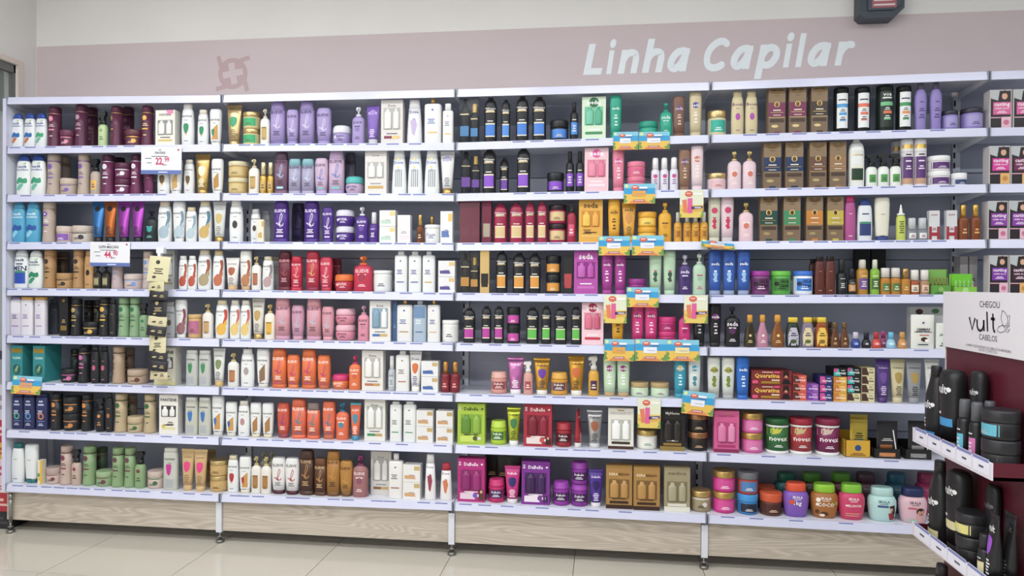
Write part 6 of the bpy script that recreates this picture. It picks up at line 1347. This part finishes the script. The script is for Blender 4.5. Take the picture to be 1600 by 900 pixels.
# ------------------------------------------------------------------ sachets hanging on a strip in front of the first bay
SY = -.034
top_, bot_ = on_y(249, 390, SY), on_y(247, 588, SY)
hs_ = thing('hanging_strip', 'clear plastic strip clipped to the rail with sachets hanging on it', 'strip', (top_.x, SY, bot_.z))
obj('strip_band', mesh('strip_band', box(-.012, .012, .006, .007, .01, top_.z-bot_.z), 'xD9DCE0'), hs_)
obj('clip', mesh('clip', join(box(-.02, .02, .004, .028, top_.z-bot_.z-.018, top_.z-bot_.z+.012), box(-.008, .008, -.004, .004, top_.z-bot_.z-.04, top_.z-bot_.z-.016)), 'E4E6EA'), hs_)
SACH = [(245.5, 31, 400, 440, 'D6CFA4', 'topmost cream sachet on the hanging strip', 4), (244, 26, 439, 456, 'CFC79A', 'second cream sachet on the strip, folded under the topmost', -4), (247, 28, 454, 469, '26242A', 'black sachet just under the two top cream sachets', 2), (246.5, 28, 467, 495, '222026', 'large black sachet with gold print on the strip', -2),
        (245, 28, 494, 510, 'CDC49C', 'cream sachet between two black ones on the strip', 3), (243, 28, 508, 525, '26242A', 'black sachet above the large lower cream sachet', 6), (246, 28, 521, 552, 'D2CAA2', 'large lower cream sachet on the hanging strip', -4), (245.5, 29, 549, 565, '24222A', 'black sachet under the large lower cream sachet', 3), (246, 28, 563, 580, '201E26', 'lowest black sachet on the hanging strip', 5), (248, 28, 577, 593, 'CBBF98', 'lowest cream sachet at the foot of the strip', -2)]
for i, (px, w, y0, y1, hx, look, rl) in enumerate(SACH):
    Y = SY-.020-.0045*(i % 3); a, b = on_y(px-w/2, y1, Y), on_y(px+w/2, y1, Y); W = b.x-a.x; m_ = on_y(px, y1, Y); H = on_y(px, y0, Y).z-m_.z
    r = thing('sachet', look, 'sachet', (m_.x, Y, m_.z), 0, 'sachets on the hanging strip'); r.rotation_euler = (math.radians(-7), math.radians(rl), math.radians(rl*1.5))
    obj('pouch', mesh('pouch', pillow(W, .011, H), hx, True), r)
    ink = '3A342C' if hx[0] in 'CD' else 'B8A878'
    fr = Front(W, .0114, H, (), 2, True)
    obj('print', mesh('print', draw(fr, [('d', -.1, .76, .2), ('l', .30, .56, 3, .5, .05), ('s', [(-.5, .16), (-.3, .22), (-.1, .18), (-.3, .12)])] if y1-y0 > 22 else [('s', [(-.55, .40), (-.3, .52), (-.05, .46), (-.25, .34)]), ('l', .3, .62, 2, .25, .42)], .0006), ink), r)

# ------------------------------------------------------------------ the black bottle display at the right
YF = -0.70; DS = 1.17
far = on_y(1479.5, 500, YF); XS = far.x
YN = on_x(1618, 500, XS).y
zs0 = on_y(1479.5, 541, YF).z; zs1 = on_y(1478.5, 455.5, YF).z
XL = on_y(1426, 668, YF).x
BUR = mat('5A1426', .35)
dsp = thing('display_stand', 'burgundy cardboard display stand with white header sign and price edges', 'display stand', (XS, (YF+YN)/2, 0))
hl = (YF-YN)/2
obj('back_board', mesh('back_board', box(0, .018, -hl, hl, .04, zs0+.01), BUR), dsp)
obj('board_edge', mesh('board_edge', box(-.003, .018, hl, hl+.004, .04, zs0+.0), 'pDCD6D8'), dsp)
obj('plinth', mesh('plinth', box(XL-XS, .018, -hl, hl, 0, .06), BUR), dsp)
sign = obj('header_sign', mesh('header_sign', box(-.012, .012, -hl, hl+.002, zs0, zs1), 'pDDDAE0'), dsp)
def on_sign(px, py): p = on_x(px, py, XS-.0125); return p.y-(YF+YN)/2, p.z
def sign_text(s, px0, px1, py, hx, nm, bold=0.0):
    a, za = on_sign(px0, py); b, zb_ = on_sign(px1, py); tv, tf = text2d(s, 0, bold, 3); W = a-b
    obj(nm, mesh(nm, ([(-.0125, (a+b)/2-x*W, za+z*W) for x, z in tv], tf), 'p'+hx), sign)
sign_text('CHEGOU', 1530.5, 1562, 475, '26222A', 'lettering')
def sign_line(pts, wid, nm='butterfly_line'):
    q = [on_sign(*p) for p in pts]
    V, F = emblem_piece([(y, z) for y, z in q], wid, nm)
    obj(nm, mesh(nm, ([(-.0126, x, z) for x, y, z in V], F), 'p26222A'), sign)
# the thin rounded letters of the name
for L_ in ([(1514.5, 495.5), (1519, 515), (1523.5, 497)], [(1526.5, 499), (1526.8, 510), (1528.5, 515), (1531.5, 517), (1534.8, 515), (1536.8, 509), (1537, 500)], [(1542, 487), (1543, 518)], [(1551.3, 490), (1551.8, 512), (1553, 517.5), (1555, 518.5)], [(1548, 498), (1554.5, 499)], [(1537, 500), (1537.6, 517.5)]):
    sign_line(L_, .009, 'letter_stroke')
for L_ in ([(1566, 485), (1564, 497), (1567, 508), (1571, 510), (1575, 503), (1574, 495), (1570, 488), (1566, 485)], [(1574, 496), (1578, 492), (1577, 505), (1572, 512)], [(1570, 512), (1566, 508), (1560, 511), (1558, 517), (1563, 520), (1569, 518), (1571, 513), (1570, 512)], [(1571, 519), (1575, 511), (1578, 508)], [(1574, 520), (1578, 514)]):
    sign_line(L_, .0021)
sign_text('CABELOS', 1530, 1558, 526, '3A3640', 'lettering')
sign_text('A MARCA QUE ENTENDE OS CABELOS DA BRASILEIRA', 1509, 1580, 538.5, '5A5660', 'small_lettering')
sign_text('NOVA COSMÉTICA', 1529, 1558, 545.5, '8A8690', 'small_lettering')

def tray(y_top, y_bot, look, n):
    z1 = on_y(1426, y_top, YF).z; z0 = on_y(1426, y_bot, YF).z
    d = XS-XL
    s = obj('display_shelf', mesh('display_shelf', join(box(-d+.004, 0, -hl, hl, z0, z0+.010), box(-d+.004, 0, -hl, -hl+.006, z0, z1-.004), box(-d+.004, 0, hl-.006, hl, z0, z1-.012)), BUR), dsp)
    obj('front_edge', mesh('front_edge', box(-d, -d+.004, -hl, hl, z0, z1-.004), 'pDCD8E4'), s)
    for k in range(n):
        yk = hl-.028-k*(2*hl-.03)/n; tw = (2*hl-.03)/n-.012
        o = obj('price_tag', mesh('price_tag', join(box(-.0012, 0, -tw, 0, -.046, 0), box(-.0016, -.0012, -tw, 0, -.010, -.001), box(-.0016, -.0012, -tw*.68, -tw*.38, -.031, -.025)), None, mats=[M_TAGW, M_TAGB, M_INK], fmat=[0]*6+[1]*6+[2]*6), None, (XL-.0003, (YF+YN)/2+yk, z1+.002))
        tag(o, 'white price tag, %s from the far end of the %s display edge' % (ORD[k], 'upper' if y_top < 700 else 'lower'), 'price tag', 'price tags on the display edges')
    return z0+.011
Z1 = tray(665.5, 689, 'upper', 5); Z2 = tray(812, 834, 'lower', 4)
z3 = max(.07, Z2-(Z1-Z2)+.0)
s3 = obj('display_shelf', mesh('display_shelf', box(XL-XS+.004, 0, -hl, hl, z3-.012, z3), BUR), dsp)
@kind('vase', 'shampoo_bottle', 'bottle', 0.65, 2.2)
def _(c, t, o):
    return ([('bottle_body', c[0], [(0, .94), (.015, 1), (.45, 1), (.62, .92), (.78, .64), (.87, .5)]), ('cap', c[1], [(.87, .51), (.985, .49), (1, .44)])],
            [('label', c[2], [('r', -.8, .8, .07, .15)]), ('lettering', c[3], [T('vult', .50, .62, -.1), ('d', .62, .5, .16), ('l', .2, .34, 3, .3, -.4)])], ())
@kind('dome', 'conditioner_bottle', 'bottle', 0.68, 2.3)
def _(c, t, o):
    return ([('cap', c[1], [(0, .84), (.01, .88), (.12, .88)]), ('bottle_body', c[0], [(.12, .90), (.5, .97), (.85, 1), (.94, .95), (.98, .8), (1, .5)])],
            [('label', c[2], [('r', -.8, .8, .30, .40)]), ('lettering', c[3], [T('vult', .76, .62, -.1), ('d', .62, .76, .16), ('l', .44, .5, 1, .3, -.4)])], ())
def V(style, px, top, w, d, dx, zb, c, look, cat='bottle', name=None, lift=0.0, hmax=None, turn=0, **o):
    w *= DS; d *= DS; dx *= DS; nm, ct, dr, n, fn = KIND[style]
    X = XL+dx; p = on_x(px, top, X); H = p.z-zb-lift
    if hmax: H = min(H, hmax*DS)
    y = max(YN+.012+w*.5, min(YF-.012-w*.5, p.y))
    r = instance(build_parts(style, w, d, H, c.split(), o.pop('t', ''), o), name or nm, (X, y, zb+.0005+lift), math.radians(-90+turn), 0)
    tag(r, look, ct); return H
K = '1B1B1E'
V('vase', 1460, 571, .078, .054, .046, Z1, f'{K} 232326 3A94D0 E6E6E8', 'black bottle with narrow neck, farthest on upper display shelf')
V('dome', 1490, 578, .088, .062, .050, Z1, f'{K} {K} 3A94D0 E6E6E8', 'black domed bottle with blue band on upper display shelf')
V('dome', 1530, 580, .058, .036, .070, Z1, f'{K} {K} 2A2A2E C9C9CC', 'black domed bottle behind the small clear-capped bottles')
V('mist', 1508, 624, .036, .036, .026, Z1, f'{K} 5A5C62 5AB4D0 D9D9DC', 'small black bottle with grey cap and sky blue band', cw=.78, bt=.7)
V('mist', 1527, 629, .036, .036, .027, Z1, f'{K} 5A5C62 D070B0 D9D9DC', 'small black bottle with grey cap and pink band', cw=.78, bt=.7)
V('mist', 1547, 627, .034, .034, .066, Z1, f'{K} 5A5C62 2A2A2E D9D9DC', 'small black bottle with grey cap, behind the others', cw=.78, bt=.7)
h1 = V('jar', 1571, 688, .084, .084, .047, Z1, f'{K} 26262A 2A2A2E B9B9BC', 'lower black jar of the stack on the upper display shelf', lv=.6)
V('jar', 1569, 641, .084, .084, .047, Z1, f'{K} 26262A 5AB0C4 B9B9BC', 'upper black jar with pale blue label on display shelf', lv=.6, lift=h1+.001)
V('vase', 1469, 720, .078, .054, .046, Z2, f'{K} 232326 D9CF9A E6E6E8', 'black bottle with narrow neck and cream band, lower display shelf')
V('dome', 1499, 735, .082, .058, .052, Z2, f'{K} {K} D9CF9A E6E6E8', 'black domed bottle with cream band, lower display shelf', hmax=.27)
h2 = V('jar', 1520, 836, .080, .080, .050, Z2, f'{K} 26262A 2A2A2E B9B9BC', 'lower black jar of the stack, lower display shelf', lv=.6)
V('jar', 1520, 800, .080, .080, .050, Z2, f'{K} 26262A D9CF7A B9B9BC', 'upper black jar with yellow label, lower display shelf', lv=.6, lift=h2+.001)
V('mist', 1540, 834, .034, .034, .024, Z2, f'{K} 26262A D9CF9A D9D9DC', 'small black bottle with cream band, lower display shelf', cw=.8, bt=.7)
V('tube', 1562, 806, .056, .034, .028, Z2, f'{K} 2A2A2E 9A50C8 E6E6E8', 'black tube with purple panel, lower display shelf', t='vult', turn=-8)
V('tube', 1592, 808, .050, .030, .062, Z2, f'{K} 2A2A2E 2A2A2E 6A6A6E', 'second black tube at the near end, lower display shelf', t='vult', m='disc')
V('dome', 1552, 757, .056, .028, .079, Z2, f'{K} 232326 2A2A2E 6A6A6E', 'dim black domed bottle at the back of lower display shelf')
V('vase', 1472, 869, .078, .054, .046, z3, f'{K} 232326 D9CF9A E6E6E8', 'black bottle on the lowest display shelf', hmax=.22)

# ------------------------------------------------------------------ cartons in the gap left of the end panel
gz = lambda py: on_y(3, py, .07).z
prev = 0.0
for i, (py, hx, ac, look) in enumerate(((797, '2A282C', '4A484C', 'black crate at the foot of the carton stack by the window wall'), (768, 'B83040', 'E6C0B0', 'red carton low in the stack beside the end panel'), (752, 'DED0D2', 'C05A78', 'thin white carton in the stack beside the end panel'), (716, 'E0C6CE', 'C84A6A', 'white and pink printed carton beside the end panel'),
                                         (690, 'D8B030', 'B0402A', 'yellow carton in the stack beside the end panel'), (655, 'B82A44', 'E6C0C0', 'crimson carton high in the stack beside the end panel'), (600, 'C9C6C8', '9A8A90', 'pale carton on top of the stack beside the end panel'))):
    z = gz(py); h = z-prev-.0006
    r = thing('carton', look, 'box', (-.071, .105, prev))
    obj('box_body', mesh('box_body', box(-.048, .048, -.055, .075, 0, h), 'p'+hx), r)
    obj('label', mesh('label', draw(Front(.096, .110, h, (), 2, True), [('r', -.7, .7, .3, .42), ('r', -.8, .2, .55, .7)], .0005), 'p'+ac), r)
    prev = z

settle()
# ------------------------------------------------------------------ names of the individual products
COUNT = {2: ['left of two', 'right of two'], 3: ['left of three', 'middle of three', 'right of three']}
by = {}
for it in ITEMS: by.setdefault((it['look'], it['row'], it['bay']), []).append(it)
for (look, row, bay), L_ in by.items():
    place = ', %s shelf, %s bay' % (SHELF[row], BAY[bay])
    cols = []
    for it in sorted(L_, key=lambda q: (q['x'])):
        if cols and abs(cols[-1][0]['x']-it['x']) < 1e-4: cols[-1].append(it)
        else: cols.append([it])
    n = len(cols)
    for i, cl in enumerate(cols):
        cl.sort(key=lambda q: q['z'])
        for k, it in enumerate(cl):
            s = ''
            if n > 1: s = ', '+(COUNT[n][i] if n in COUNT else '%s of %s from left' % (ORD[i], ['', '', '', '', 'four', 'five', 'six'][n]))
            if len(cl) == 2: s += ', upper' if k else ', lower'
            elif len(cl) == 3: s += [', lowest', ', middle', ', topmost'][k]
            elif len(cl) > 3: s += ', %s from bottom' % ORD[k]
            tag(it['o'], look+place+s, it['cat'], (look+place) if len(L_) > 1 else None)
